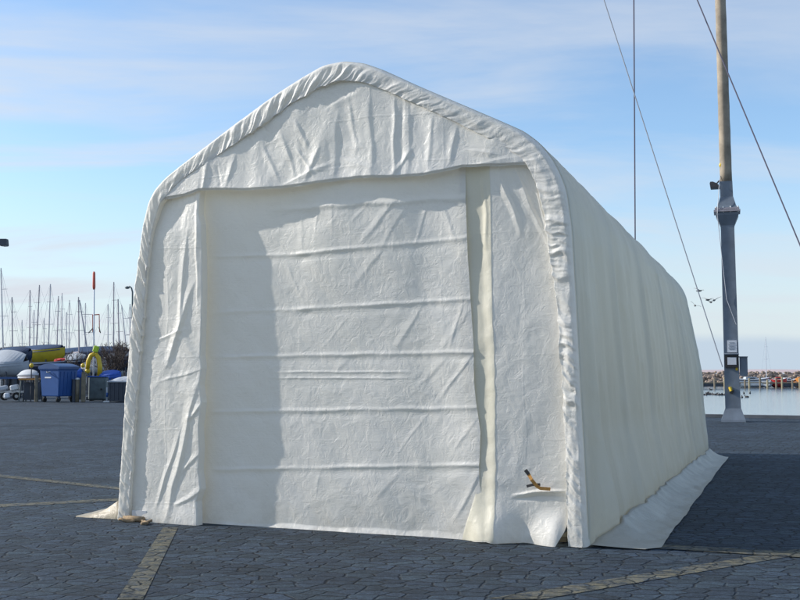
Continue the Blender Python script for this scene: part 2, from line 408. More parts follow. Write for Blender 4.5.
M['greybox'] = simple('grey_green_metal', (0.11, 0.14, 0.145), 0.6, 0.25, 3)
M['slate'] = simple('slate_metal', (0.045, 0.055, 0.075), 0.6, 0.2, 3)
M['rubber'] = simple('tyre_rubber', (0.02, 0.02, 0.02), 0.85, 0.1)
M['stone'] = simple('breakwater_rock', (0.26, 0.20, 0.16), 0.9, 0.35, 1.2)
M['land'] = simple('far_land', (0.50, 0.40, 0.39), 0.95, 0.12, 0.02)  # pale pinkish: distance haze is put into the base colour
M['concrete'] = simple('quay_concrete', (0.10, 0.11, 0.125), 0.9, 0.3, 1.5)
M['bark'] = simple('bare_twigs', (0.055, 0.04, 0.035), 0.9, 0.2)
M['paper'] = simple('notice_paper', (0.60, 0.62, 0.66), 0.6, 0.05)
M['ink'] = simple('notice_print', (0.22, 0.25, 0.30), 0.7, 0.05)
M['feather'] = simple('gull_feathers', (0.17, 0.16, 0.15), 0.8, 0.3)
M['duck'] = simple('duck_feathers', (0.05, 0.045, 0.045), 0.8, 0.3)
M['pile'] = simple('jetty_pile', (0.22, 0.18, 0.13), .9, .2)
M['palepile'] = simple('pale_jetty_pile', (0.36, 0.31, 0.20), .9, .2)
M['glass'] = simple('dark_glass', (0.02, 0.03, 0.04), 0.08, 0.1)

# ------------------------------------------------------------------ ground, quay, water
QL = G(690, 417.0); QR = G(810, 419.0)
qd = (QR-QL).normalized()
def qp(t): return QL + qd*t
q_far_r = qp(400); q_near_l = qp(-6)
corner = q_near_l
XE = qp(0)
ground_pts = [(-900, -60, 0), (500, -60, 0), (q_far_r.x, q_far_r.y, 0), (corner.x, corner.y, 0), (-30, 260, 0), (-900, 420, 0)]
MB().poly(ground_pts).build('ground', M['paving']).__setitem__('kind', 'structure')
# quay edge: a coping beam and the wall down to the water
WZ = -1.45
mb = MB()
for a, b_ in ((q_far_r, corner), (corner, Vector((-30, 260, 0)))):
    t = (b_-a).normalized(); nrm = Vector((t.y, -t.x, 0))
    if nrm.y < 0 and abs(nrm.y) > abs(nrm.x): nrm = -nrm
    if nrm.x < 0 and abs(nrm.x) > abs(nrm.y): nrm = -nrm
    pts = [a+nrm*0.002, b_+nrm*0.002, b_+nrm*0.35, a+nrm*0.35]
    top = [Vector((p.x, p.y, 0.10)) for p in pts]; bot = [Vector((p.x, p.y, WZ-1)) for p in pts]
    mb.loft([bot, top], True, True)
o = mb.build('quay_edge', M['concrete']); o['kind'] = 'structure'

m, t, b, o_ = nt('harbour_water')
tc = t.nodes.new('ShaderNodeTexCoord'); mp = t.nodes.new('ShaderNodeMapping'); mp.inputs['Scale'].default_value = (0.7, 1.6, 1)
n = t.nodes.new('ShaderNodeTexNoise'); n.inputs['Scale'].default_value = 1.3; n.inputs['Detail'].default_value = 7
t.links.new(tc.outputs['Object'], mp.inputs['Vector']); t.links.new(mp.outputs[0], n.inputs['Vector'])
bp = t.nodes.new('ShaderNodeBump'); bp.inputs['Strength'].default_value = 0.5; bp.inputs['Distance'].default_value = 0.05
t.links.new(n.outputs['Fac'], bp.inputs['Height']); t.links.new(bp.outputs[0], b.inputs['Normal'])
b.inputs['Base Color'].default_value = (0.17, 0.24, 0.30, 1); b.inputs['Roughness'].default_value = 0.12; b.inputs['IOR'].default_value = 1.33
M['water'] = m
MB().poly([(-5000, -200, WZ), (6000, -200, WZ), (6000, 7000, WZ), (-5000, 7000, WZ)]).build('water', M['water'])['kind'] = 'structure'

# far shore: low rolling coast
P = []
xs = np.linspace(-600, 2600, 200)
for k, (dy, h) in enumerate(((0, 0.0), (40, 0.7), (120, 1.0), (400, 0.9))):
    P.append([(x, 1500+dy, WZ-0.5 + h*(5.2+2.4*mnoise.noise((x*0.006, k*0.0, 0.0)))) for x in xs])
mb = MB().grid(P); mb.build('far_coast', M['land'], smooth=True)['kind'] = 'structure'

# worn parking lines, real quads lying 4 mm over the paving
def quad(pts, z_=0.004, name='parking_line'):
    w = [G(u, v) for u, v in pts]
    a, b_, c, d = w
    P = [[a.lerp(b_, i/40).lerp(d.lerp(c, i/40), j/2) + Vector((0, 0, z_)) for j in range(3)] for i in range(41)]
    o = MB().grid(P).build(name, M['paint']); o['kind'] = 'structure'; return o
quad([(117, 600), (163, 528), (178, 528), (143, 600)])
quad([(488, 599), (812, 547), (812, 553), (540, 600)])
quad([(585, 541), (815, 553.5), (815, 559), (590, 545)], 0.008)
quad([(-60, 468.5), (135, 489), (135, 491.5), (-60, 471)])
quad([(-60, 507.5), (128, 498), (128, 500.5), (-60, 510.5)])

# ------------------------------------------------------------------ the storage tent
A = G(122, 519); B = G(574, 546)
sdir = (B-A).normalized(); W = (B-A).length
RZ = math.atan2(sdir.y, sdir.x)
ydir = Vector((-sdir.y, sdir.x, 0))
LEN = 10.5
tent = thing('storage_tent', 'large white tarpaulin storage tent with a closed front door, standing on the paved yard', 'tent', A, RZ)
def SZ(u, v, y=0.0):                      # picture point -> (s, z) on the plane y of the tent
    r = ray(u, v); o = Vector((0, 0, EYE)); p0 = A + ydir*y
    t = (p0-o).dot(ydir)/r.dot(ydir); p = o + r*t - A
    return (p.dot(sdir), p.z)
def curve(pts, y=0.0):
    q = [SZ(u, v, y) for u, v in pts]
    return np.array(q)
def resample(q, n, smooth=0):
    q = np.asarray(q); d = np.concatenate([[0], np.cumsum(np.hypot(*np.diff(q, axis=0).T))])
    t = np.linspace(0, d[-1], n); r = np.stack([np.interp(t, d, q[:, 0]), np.interp(t, d, q[:, 1])], 1)
    for _ in range(smooth):
        r[1:-1] = (r[:-2]+2*r[1:-1]+r[2:])/4
    return r
OUT = [(121,522),(124,480),(129,400),(135,330),(141,270),(147,225),(152,203),(160,188),(173,175),(200,154),(240,123),(280,94),(310,75),(326,66),(345,62),(365,64),(385,71),(420,87),(460,104),(500,121),(525,132),(540,143),(552,157),(561,173),(568,192),(573,230),(577,300),(582,400),(585,450),(590,548)]
INN = [(134,522),(136,480),(141,400),(147,330),(152,270),(157,232),(164,206),(176,191),(188,180),(212,164),(255,135),(295,106),(325,89),(345,83),(368,85),(395,95),(435,113),(475,132),(505,147),(520,156),(531,168),(539,186),(546,212),(552,250),(559,300),(565,380),(568,440),(571,548)]
NB = 1100
outc = resample(curve(OUT), NB, 25); innc = resample(curve(INN), NB, 25)
outc[0, 1] = outc[-1, 1] = 0.0; innc[0, 1] = innc[-1, 1] = 0.0
def inner_s(z, side):                     # inner edge of the arch band at height z
    n = int(np.argmax(innc[:, 1])); h = innc[:n+1] if side < 0 else innc[n:][::-1]
    return np.interp(z, h[:, 1], h[:, 0])
def inner_z(s): return np.interp(s, innc[:, 0], innc[:, 1])

def sheet(name, sL, sR, zB, zT, na, nb, disp, mat, under=0.0):
    a = np.linspace(0, 1, na)[:, None]*np.ones((1, nb)); b = np.ones((na, 1))*np.linspace(0, 1, nb)[None, :]
    s = 0.5*(sL(1.5)+sR(1.5))+0*a; z = 1.5+0*a
    s = sL(1.5)+(sR(1.5)-sL(1.5))*a
    for _ in range(6):
        zb, zt = zB(s), zT(s); z = zb+(zt-zb)*b
        s = sL(z)+(sR(z)-sL(z))*a
    d = disp(s, z, a, b)
    P = np.stack([s, -d, z], -1)
    if under:
        P[..., 2] = np.maximum(P[..., 2], 0.004)
    return grid_object(name, P, mat, tent)
def fn_v(pts, y=0.0):                     # s as a function of z from picture points
    q = curve(pts, y); q = q[np.argsort(q[:, 1])]
    return lambda z: np.interp(z, q[:, 1], q[:, 0])
def fn_h(pts, y=0.0):
    q = curve(pts, y); q = q[np.argsort(q[:, 0])]
    return lambda s: np.interp(s, q[:, 0], q[:, 1])
def pt(u, v): return SZ(u, v)
def ss(x, a, b): t = np.clip((x-a)/(b-a), 0, 1); return t*t*(3-2*t)

gable_bottom = fn_h([(140,206),(160,203),(172,200),(190,197),(205,192),(222,191.5),(250,192),(285,190),(310,187),(340,182.5),(365,180),(400,179.5),(430,177),(450,173),(466,169),(500,168),(530,166),(570,164)])

# left wall panel
lw_edge = fn_v([(205,180),(203.5,200),(204,215),(207,225),(208,250),(208.5,290),(208,330),(207,356),(208.5,368),(206.5,385),(209,402),(206,425),(206.5,450),(205,470),(207.5,488),(203,500),(204.5,512),(205.5,529)])
lw_L = lambda z: inner_s(z, -1)-0.07
def d_left(s, z, a, b):
    L = lw_L(z); R = lw_edge(z); t = (s-L)/(R-L)
    d = 0.050+0.05*t-0.045*ss(z-gable_bottom(s), -0.45, 0.0)
    d = d+0.012*pn(s*3.0+z*0.8, z*0.8, 3)*ss(t, .1, .5)
    d += crease(s, z, pt(196,290), pt(172,365), 0.021, 0.05) + crease(s, z, pt(192,240), pt(184,330), 0.014, 0.035)
    d += crease(s, z, pt(200,395), pt(172,512), 0.022, 0.05) + crease(s, z, pt(186,430), pt(160,505), 0.012, 0.03, 2)
    d += crease(s, z, pt(203,300), pt(200,180), 0.011, 0.03) + crease(s, z, pt(160,340), pt(190,330), 0.007, 0.02, 2)
    d += crease(s, z, pt(205,370), pt(165,382), 0.006, 0.018, 2) + crease(s, z, pt(205,455), pt(188,470), 0.010, 0.03, 2)
    d += crease(s, z, pt(206,405), pt(194,420), 0.012, 0.03, 2) + crease(s, z, pt(206,490), pt(180,505), 0.010, 0.03)
    d += crinkle(s, z, 5, 1.0, 0.0085)*ss(t, 0.05, 0.3)
    d += 0.03*ss(1-z/0.25, 0, 1)*ss(t, 0, .3)
    # hem turned back at the door edge
    d -= 0.085*np.clip((a-0.975)/0.025, 0, 1)**1.5
    return d
sheet('front_wall', lw_L, lw_edge, lambda s: 0*s+0.0, lambda s: gable_bottom(s)+0.06, 130, 520, d_left, M['cover'])

# door
door_R = fn_v([(465.5,160),(466,200),(468.5,260),(471,300),(474,345),(474.5,380),(476,400),(481,432),(479.5,470),(480,485),(483.5,500),(482.5,515),(478,545)])
door_L = fn_v([(196,160),(196,540)])
seams = [((300,254),(466,238)), ((300,309),(470,299)), ((215,312),(300,309)), ((215,357),(474,352)), ((215,412),(476,408)), ((215,470),(480,465)), ((215,256),(300,254))]
def d_door(s, z, a, b):
    d = -0.055+0.050*ss(a, 0.82, 1.0)+0.012*ss(a, .3, .6)
    d = d+0.014*pn(s*0.9, z*0.9, 8)+0.065*ss(a, .30, .55)*(1-ss(a, .72, .95))*ss(z, 1.6, 3.1)
    for i, (p, q) in enumerate(seams):
        p0 = pt(*p); p1 = pt(*q)
        dx, dy = p1[0]-p0[0], p1[1]-p0[1]; sl = dy/dx
        dz = z-(p0[1]+(s-p0[0])*sl) + 0.006*pn(s*4, z*0, 20+i)
        e = ss(s, p0[0]-0.1, p0[0]+0.02)*(1-ss(s, p1[0]+0.02, p1[0]+0.14))
        mod = 0.75+0.5*pn(s*1.7, 0*z, 30+i)
        d += e*mod*(0.010*np.exp(-(dz/0.020)**2) - 0.004*np.exp(-((dz+0.055)/0.035)**2))
    # the two tight bar lines
    for vv in (372, 378):
        p0 = pt(300, vv); dz = z-(p0[1])-0.004*pn(s*5, 0*z, vv); d += 0.006*np.exp(-(dz/0.010)**2)*ss(a, .25, .4)*(1-ss(a, .7, .82))
    p0 = pt(350, 205); d += 0.012*np.exp(-((z-p0[1]-0.015*pn(s*3, 0*z, 71))/0.03)**2)*ss(a, .25, .4)
    # slanting drag folds in each bay
    for i, (p, q, am) in enumerate([((398,200),(360,245),.016),((408,204),(380,250),.013),((428,205),(415,245),.010),((440,203),(455,240),.012),((385,250),(355,282),.013),
            ((372,200),(352,222),.010),((462,305),(450,345),.013),((420,305),(395,350),.012),((470,310),(440,350),.012),((350,312),(320,350),.008),
            ((474,355),(440,398),.015),((445,358),(420,385),.010),((478,415),(455,450),.015),((425,415),(395,455),.009),((480,470),(455,520),.016),((400,470),(370,505),.010),
            ((335,200),(333,240),.010),((318,200),(316,235),.009),((300,210),(302,250),.009),((345,360),(332,372),.012),((320,470),(312,500),.008),((285,262),(300,300),.008)]):
        d += crease(s, z, pt(*p), pt(*q), am*(0.20+0.18*math.sin(i*2.3+1)**2), 0.030+0.012*math.cos(i*1.7))
    d += crinkle(s*0.8, z*1.5, 12, 0.95, 0.0042)
    xr, zr = rot2(s, z, -0.85)
    d += 0.006*pn(xr*1.2, zr*5.0, 15)
    d += crease(s, z, pt(205, 525), pt(480, 541), 0.03, 0.06)*1.0
    return d
sheet('door', door_L, door_R, lambda s: 0*s+0.0, lambda s: gable_bottom(s)+0.16, 400, 540, d_door, M['cover'])

# right wall panel with its cream return and the foot that spreads over the paving
rw_L = fn_v([(458,150),(458,250),(460,330),(465,400),(470,440),(474,480),(475,495),(471,512),(466,528),(461,547)])
def rw_R(z):
    r = inner_s(z, 1)+0.05
    q = curve([(556,549),(561,540),(566,531),(569,521),(569.5,512)])
    q = q[np.argsort(q[:, 1])]
    edge = np.interp(z, q[:, 1], q[:, 0])
    return np.where(z < q[-1, 1], edge, np.minimum(r, edge+(z-q[-1, 1])*0.9))
def rw_B(s):
    q = curve([(455,545),(468,545),(482,542),(491,541),(502,545.5),(512,546.5),(524,544.5),(534,545.5),(545,547.5),(553,548.5),(580,549)])
    return np.interp(s, q[:, 0], np.minimum(q[:, 1]+0.03, .09))*0.55
strip_edge = fn_v([(491,150),(493,240),(494,300),(495,330),(496,400),(497,450),(499,548)])
def d_right(s, z, a, b):
    e = strip_edge(z)+0.010*pn(z*7, z*0, 4)+0.012*pn(z*2.2, z*0, 41)
    low = 1-ss(z, 0.15, 0.5)
    d = -0.020*(1-ss(s, e-0.30, e+0.02))*(1-low) + 0.05*low*(1-ss(s, e-.1, e+.5))
    d = d+0.028*(1-ss(s, e-0.05, e+0.5))*ss(s, e-.12, e)
    d += 0.020*pn(s*1.6, z*0.9, 9)-0.02*ss(s, e+.3, e+.9)
    d += crease(s, z, pt(500,172), pt(520,230), .016, .03) + crease(s, z, pt(516,170), pt(545,240), .015, .03) + crease(s, z, pt(530,168), pt(556,260), .014, .03)
    d += crease(s, z, pt(484,172), pt(487,250), .012, .025)
    d += crease(s, z, pt(518,493), pt(563,490), .030, .018, 2)-crease(s, z, pt(518,497), pt(563,496), .016, .02)
    d += crinkle(s, z, 22, 0.9, 0.0052)
    # scalloped foot
    foot = 1-ss(z, 0.0, 0.35)
    d += foot*(0.05+0.06*np.sin(s*11.0+0.6)+0.02*pn(s*4, z*2, 14))
    d += 0.05*np.exp(-((s-pt(562,530)[0])/0.10)**2)*(1-ss(z, 0.1, 0.45))
    return d
sheet('front_wall', rw_L, rw_R, rw_B, lambda s: gable_bottom(s)+0.20, 170, 520, d_right, M['cover'], under=1)
# cream lining strip lying on the return
def strip_L(z): return rw_L(z)+0.004
def strip_R(z): return strip_edge(z)-0.01+0.006*pn(z*9, z*0, 4)+0.010*pn(z*2.2, z*0, 41)
def d_strip(s, z, a, b): return d_right(s, z, a, b)+0.004
sheet('door_lining', strip_L, strip_R, lambda s: rw_B(s)+0.01, lambda s: gable_bottom(s)+0.15, 26, 420, d_strip, M['cream'], under=1)

# gable panel hanging over the door head
def d_gable(s, z, a, b):
    zb = gable_bottom(s); zt = inner_z(s)
    h = np.clip((z-zb)/(np.maximum(zt-zb, .05)), 0, 1)
    hh = z-zb
    d = 0.065+0.050*np.exp(-hh/0.30)*(0.6+0.4*ss(zt-zb, 0.0, 0.5))
    edge = np.minimum(ss(a, 0, .06), 1-ss(a, .94, 1)); d *= 0.92+0.08*edge
    d = d+0.020*pn(s*2.2, z*1.1, 31)
    fl = [((398,100),(398,180),.016,.02),((405,105),(404,178),-.012,.03),((412,104),(411,176),.012,.03),((340,120),(338,180),.014,.04),((322,150),(310,182),.018,.035),
          ((435,122),(432,165),.014,.03),((458,130),(454,165),.018,.03),((466,168),(520,160),.010,.03),((372,98),(376,176),.012,.035),((352,100),(360,150),.012,.03),
          ((300,125),(312,150),.018,.03),((286,140),(300,178),.014,.03),((268,150),(284,182),.014,.03),((238,158),(232,186),.018,.03),((214,165),(208,192),.018,.025),((222,168),(225,190),-.01,.02),
          ((290,185),(335,165),.014,.03),((318,178),(300,150),.014,.02),((345,160),(380,172),.010,.03),((330,110),(360,95),.008,.03),((415,150),(395,180),.016,.03),((470,150),(500,158),.014,.03)]
    for p, q, am, w in fl: d += crease(s, z, pt(*p), pt(*q), am*0.58, w*1.1)
    d += 0.010*np.sin(s*9+3*pn(s*1.2, z*.5, 61))*np.exp(-hh/.7)
    d += crinkle(s, z*0.8, 33, 1.0, 0.0080)
    d += -0.02*(1-ss(hh, 0.0, 0.025))
    return d
gx0 = float(outc[:, 0].min()); 
def gL(z):
    n = int(np.argmax(innc[:, 1])); h = innc[:n+1]
    return np.interp(z, h[:, 1], h[:, 0])-0.03
def gR(z):
    n = int(np.argmax(innc[:, 1])); h = innc[n:][::-1]
    return np.interp(z, h[:, 1], h[:, 0])+0.03
# parametrised by s so that it follows the arch
na, nb_ = 420, 170
zk = SZ(168, 203)[1]
s0 = SZ(161, 200)[0]; s1 = SZ(541, 166)[0]
a = np.linspace(0, 1, na)[:, None]*np.ones((1, nb_)); b = np.ones((na, 1))*np.linspace(0, 1, nb_)[None, :]
s = s0+(s1-s0)*a; zb = gable_bottom(s)+0.006*pn(s*6, 0*s, 44); zt = np.maximum(inner_z(s)+0.05, zb+0.02); z = zb+(zt-zb)*b
P = np.stack([s, -d_gable(s, z, a, b), z], -1)
grid_object('gable_panel', P, M['cover'], tent)

# the ruffled band round the arch (roof sheet drawn over the front hoop)
nr = 34
qv = np.concatenate([np.linspace(0, 1, nr-3), [1.0, 0.995, 0.98]]); q = qv[None, :]; th = q
back = np.concatenate([np.zeros(nr-3), [0.35, 0.75, 1.1]])[None, :]
o2 = outc[:, None, :]; i2 = innc[:, None, :]
dl = np.concatenate([[0], np.cumsum(np.hypot(*np.diff(outc, axis=0).T))])[:, None]
pf = dl/dl[-1, 0]                                   # 0 left foot, about .47 apex, 1 right foot
mid = (o2+i2)/2; half = (o2-i2)/2
wdt = np.hypot(half[..., 0], half[..., 1])
rise = np.sqrt(np.clip(1-(1-np.clip(q/0.30, 0, 1))**2, 0, 1))
dep = -0.04*(1-rise)+0.110*rise-0.012*ss(q, .5, 1)
calm = np.exp(-((pf-0.34)/0.075)**2)*0.5+np.exp(-((pf-0.60)/0.06)**2)*0.3   # the slopes are drawn tight
amp = (0.5+0.8*ss(np.abs(pn(dl*0.7, dl*0, 77)), 0, .5))*(1-calm)
sl = dl+0.22*th
sw = sl+0.03*pn(dl*3, th*2, 88)
ruf = 0.016*bil(sw*5.2, th*0.45+dl*.2, 81)+0.014*bil(sw*10.5, th*0.7, 82)+0.007*bil(sw*21, th*1.2, 84)+0.006*pn(sl*3, th*2.0, 83)-0.012
legs = np.maximum(1-ss(pf, .20, .27), ss(pf, .66, .72))
ruf = ruf*amp*(0.12+0.88*ss(q, .1, .7)*(1-legs)+legs*(.30+.55*ss(q, -.1, .6)))+0.004*pn(dl*5, th*4, 86)
ruf += 0.010*calm*ridge(dl*7+th*1.5, th*0.8, 87, 2.4)*ss(q, .55, .95)
pxy = mid+half*np.cos(q*math.pi)[..., None]*0.35+half*(1-2*q)[..., None]*0.65
# the hem wanders a little where it is gathered
pxy = pxy - half/wdt[..., None]*(0.016*amp*ridge(sl*4.6, th*0+1.1+dl*.3, 81, 2.2)*ss(q, .6, 1))[..., None]
yy = -(dep+ruf)*(1-back)+back*0.01
P = np.stack([pxy[..., 0], yy, pxy[..., 1]], -1)
P[..., 2] = np.maximum(P[..., 2], 0.01)
grid_object('edge_band', P, M['cover'], tent, flip=True)

# roof and side sheet: the arch profile carried back over six hoops, with sag and folds, ending in a skirt
prof = resample(outc[20:-20], 460, 0)
prof[:, 0] = prof[:, 0]
npf = len(prof)
cx = W/2
tan_ = np.gradient(prof, axis=0); tan_ /= np.hypot(tan_[:, 0], tan_[:, 1])[:, None]
nrm_ = np.stack([-tan_[:, 1], tan_[:, 0]], 1)     # outward (path runs left foot -> apex -> right foot)
ys = np.unique(np.concatenate([np.linspace(-0.03, LEN, 230), np.linspace(-0.03, 0.4, 30)]))
nsk = 16
def warp(x, y, z):
    t = np.clip(y/LEN, 0, 1); up = ss(z, 1.4, 3.3)
    xn = x+.27*t - 0.14*t*up*(x > W/2)*np.clip((x-W/2)/(W/2), 0, 1)
    return xn, z*(1-0.10*t*ss(z, .5, 3.0))
rows = []
hoop = LEN/5.0
dprof = np.concatenate([[0], np.cumsum(np.hypot(*np.diff(prof, axis=0).T))])
side_l = prof[:, 1] < 3.0
for y in ys:
    ph = (y % hoop)/hoop
    sag = 4*ph*(1-ph)
    z = prof[:, 1]; right = prof[:, 0] > cx
    wall = 1-ss(z, 2.6, 3.4)
    n = -0.010*sag*(0.35+0.65*(1-wall))*np.ones(npf)
    hp = math.exp(-((min(ph, 1-ph)*hoop)/0.10)**2)
    n += 0.004*hp
    yy_ = y+0.05*z
    fold = 0.052*pn(np.full(npf, y*2.6)+0.10*z, z*0.35, 90)+0.016*pn(np.full(npf, y*5.5)+0.2*z, z*0.5, 91)+0.010*ridge(np.full(npf, y*3.3)+0.5*z, z*0.5, 92)
    n += fold*wall*(0.55+0.45*(1-np.clip(z/3, 0, 1)))
    n += (1-wall)*(0.010*pn(np.full(npf, y*1.5), dprof*2.2, 93)+0.006*ridge(np.full(npf, y*2.5), dprof*1.5, 94))
    n += 0.006*ridge(np.full(npf, y*1.1)+z*.2, z*1.7+y*.4, 95)
    fade = ss(np.array(y), 0.0, 0.35)
    n = n*fade
    # slight belly where the wall is guyed outwards at its foot
    n += 0.15*(1-0.6*y/LEN)*(1-ss(z, 0.0, 1.1))*ss(np.array(y), -0.1, 0.9)
    pr = prof+nrm_*n[:, None]
    xw, zw = warp(pr[:, 0], y, pr[:, 1]); pr = np.stack([xw, zw], 1)
    L3 = [np.array([pr[i, 0], y, max(pr[i, 1], 0.0)]) for i in range(npf)]
    # skirts
    def skirt(p, sgn, wd):
        xe = (prof[-1, 0] if sgn > 0 else prof[0, 0])+.27*y/LEN+sgn*.12
        out = []
        for k in range(1, nsk+1):
            t = k/nsk
            out.append(np.array([p[0]*(1-t)+xe*t+sgn*wd*t, y+0.0, max(0.012, p[2]*(1-t)**2*1.0+0.014+(0.012*pn(np.array(y*3.0), np.array(t*3.0), 97)+0.05*(1-t)**3)*(ff if sgn > 0 else 1))]))
        return out
    wr = 0.50*(1-0.45*min(1, max(0, y)/LEN))+0.015*float(pn(np.array(y*0.8), np.array(0.0), 98))
    wlft = 0.46+0.04*float(pn(np.array(y*1.3), np.array(5.0), 99))
    wf = float(ss(np.array(y), -0.05, 0.15))
    ff = float(ss(np.array(y), 0.0, 0.8))
    L3[0][2] = 0.16; L3[-1][2] = 0.012+0.11*ff
    lft_ = skirt(L3[0], -1, wlft)[::-1]; rgt_ = skirt(L3[-1], 1, wr*(0.75+0.25*wf))
    rows.append((lft_, L3, rgt_))
P = np.array([r[1] for r in rows])
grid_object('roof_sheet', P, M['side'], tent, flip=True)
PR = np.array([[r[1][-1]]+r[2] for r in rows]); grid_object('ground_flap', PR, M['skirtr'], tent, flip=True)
PL = np.array([r[0]+[r[1][0]] for r in rows]); f0 = PL[:1].copy(); f0[..., 2] = 0.002; f0[..., 1] -= 0.02; PL = np.concatenate([f0, PL]); grid_object('ground_flap', PL, M['skirt'], tent, flip=True)
# rear wall
nbk = 60
half_n = npf//2
apex = int(np.argmax(prof[:, 1]))
Pb = []
for i in range(80):
    t = i/79
    s_l = prof[int(t*apex)]; s_r = prof[npf-1-int(t*(npf-1-apex))]
    (xa, za), (xb, zb2) = [tuple(float(w_) for w_ in warp(q_[0], LEN, q_[1])) for q_ in (s_l, s_r)]
    Pb.append([(xa+(xb-xa)*j/(nbk-1), LEN-0.02+0.03*float(pn(np.array(j*.3), np.array(i*.1), 5)), za+(zb2-za)*j/(nbk-1)) for j in range(nbk)])
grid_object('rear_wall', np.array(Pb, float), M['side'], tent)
# steel hoops inside
for k in range(6):
    y = min(max(k*hoop, 0.12), LEN-0.12)
    mb = MB(); step = 12
    pts = []
    for i in range(0, npf, step):
        xw, zw = warp(prof[i, 0]-nrm_[i, 0]*0.14, y, prof[i, 1]-nrm_[i, 1]*0.12); pts.append((float(xw), y, float(zw)))
    mb.tube(pts, 0.03, 8); mb.build('frame_hoop', M['galv'], tent, True)
for sgn_, ss_ in ((0, SZ(478, 300)[0]), (1, SZ(196, 300)[0])):
    mb = MB().tube([(ss_+0.03, 0.20, 0), (ss_+0.03, 0.20, 3.3)], 0.03, 8); mb.build('door_post', M['galv'], tent, True)
mb = MB().box((W/2, 5.2, 0.03), (0.05, 10, 0.05)); 
for x in (0.16, W-0.13):
    MB().box((x, LEN/2, 0.03), (0.06, LEN-0.3, 0.05)).build('base_rail', M['timber'], tent)
# white hem patch, rope and peg at the left foot
x0, z0 = SZ(137, 510); x1, z1 = SZ(151, 519)
MB().box(((x0+x1)/2, -0.085, (z0+z1)/2+0.01), (x1-x0, 0.008, abs(z1-z0)), (0.1, 0, 0)).build('hem_patch', M['white'], tent)
mb = MB(); pts = []
for i in range(30):
    t = i/29; pts.append((0.08+0.42*t, -0.16-0.04*math.sin(t*9), 0.02+0.014*math.sin(t*14)))
mb.tube(pts, 0.014, 7); mb.tube([(0.42, -0.2, 0.02), (0.5, -0.27, 0.02), (0.47, -0.33, 0.02)], 0.016, 7)
mb.tube([(0.1, -0.1, 0.03), (0.36, -0.13, 0.03)], 0.03, 7)
mb.build('anchor_rope', M['rope'], tent, True)
# orange strap poking out of the slit
q0 = SZ(532, 472); q1 = SZ(541, 487); q2 = SZ(552, 488.5)
def ribbon(pts, w, th_, mat, name, parent):
    mb = MB(); rings = []
    for i, p in enumerate(pts):
        p = Vector(p); t = (Vector(pts[min(i+1, len(pts)-1)])-Vector(pts[max(i-1, 0)])).normalized()
        nn = Vector((0, 1, 0)); sd = t.cross(nn).normalized()
        rings.append([p+sd*w-nn*th_, p+sd*w+nn*th_, p-sd*w+nn*th_, p-sd*w-nn*th_])
    mb.loft(rings, True, True); return mb.build(name, mat, parent)
yb = -0.10
st_o = ribbon([(q0[0], yb-.05, q0[1]), ((q0[0]*.6+q1[0]*.4), yb-.06, q0[1]*.6+q1[1]*.4), (q1[0]-.005, yb-.04, q1[1]+.02), (q1[0]+.02, yb-.01, q1[1]), (q2[0], yb+.03, q2[1]+.002)], 0.015, 0.003, M['strap'], 'tie_strap', tent)
MB().box((q0[0]-.01, yb-.052, q0[1]+.012), (.05, .014, .03), (0, .9, 0)).build('buckle', M['black'], st_o)
ribbon([(q1[0]+.02, yb-.015, q1[1]+.035), (q1[0]-.05, yb-.012, q1[1]+.03), (q1[0]-.11, yb+.0, q1[1]+.012)], 0.012, 0.003, M['black'], 'tie_strap', tent)

# ------------------------------------------------------------------ the mast pole on the quay
pb = G(733.5, 421.5)
PD = pb.y
def pz(v): return D(733, v, PD).z
def px_(u, v): return D(u, v, PD).x-pb.x
pole = thing('signal_mast', 'tall mast with blue-grey steel foot and wooden upper pole standing on the quay edge', 'mast', pb, -0.31)
zf = pz(213); hw = 0.225
def ring(cx_, hw_, z, hd=None):
    hd = hd or hw_
    return [(cx_-hw_, -hd, z), (cx_+hw_, -hd, z), (cx_+hw_, hd, z), (cx_-hw_, hd, z)]
def cxz(z):                                # the mast leans a touch
    return -0.0085*z
mb = MB()
mb.loft([ring(0, 0.37, 0.0, .37), ring(0, 0.36, 0.06, .36), ring(0, 0.235, 0.42, .235), ring(cxz(2), hw, 1.2), ring(cxz(zf-.6), 0.205, zf-.6), ring(cxz(zf-.42), 0.21, zf-.42), ring(cxz(zf-.1), .34, zf-.1), ring(cxz(zf), .35, zf)], True, True)
mb.build('steel_foot', M['bluegrey'], pole)
for bx_0 in (-.31, .31):
    for by_0 in (-.31, .31): MB().tube([(bx_0, by_0, 0), (bx_0, by_0, .11)], .03, 6).build('anchor_bolt', M['galv'], pole)
mb = MB(); c = cxz(zf)
mb.box((c, 0, zf+.03), (.80, .80, .055)); mb.box((c, 0, zf+.10), (.74, .74, .055))
fl = mb.build('flange', M['darkmast'], pole)
for i in range(8):
    x = c-.33+.66*(i % 4)/3; yb_ = -.33 if i < 4 else .33
    MB().tube([(x, yb_, zf-.02), (x, yb_, zf+.17)], .03, 6).build('bolt', M['galv'], fl)
zs = pz(182)
mb = MB().loft([ring(c, .31, zf+.13), ring(c, .27, zf+.22), ring(c, .195, zf+.50), ring(cxz(zs), .19, zs)], True, True)
mb.build('socket', M['bluegrey'], pole)
ztop = 19.5
mb = MB(); rings = []
for i in range(30):
    t = i/29; z = zs+(ztop-zs)*t; r_ = 0.185-0.04*t
    rings.append([(cxz(z)+r_*1.0*math.cos(q_*math.pi/6)+.004*math.sin(z*7+q_), r_*math.sin(q_*math.pi/6), z) for q_ in range(12)])
mb.loft(rings, True, True).build('wooden_pole', M['wood'], pole, True)
YZ = 17.5
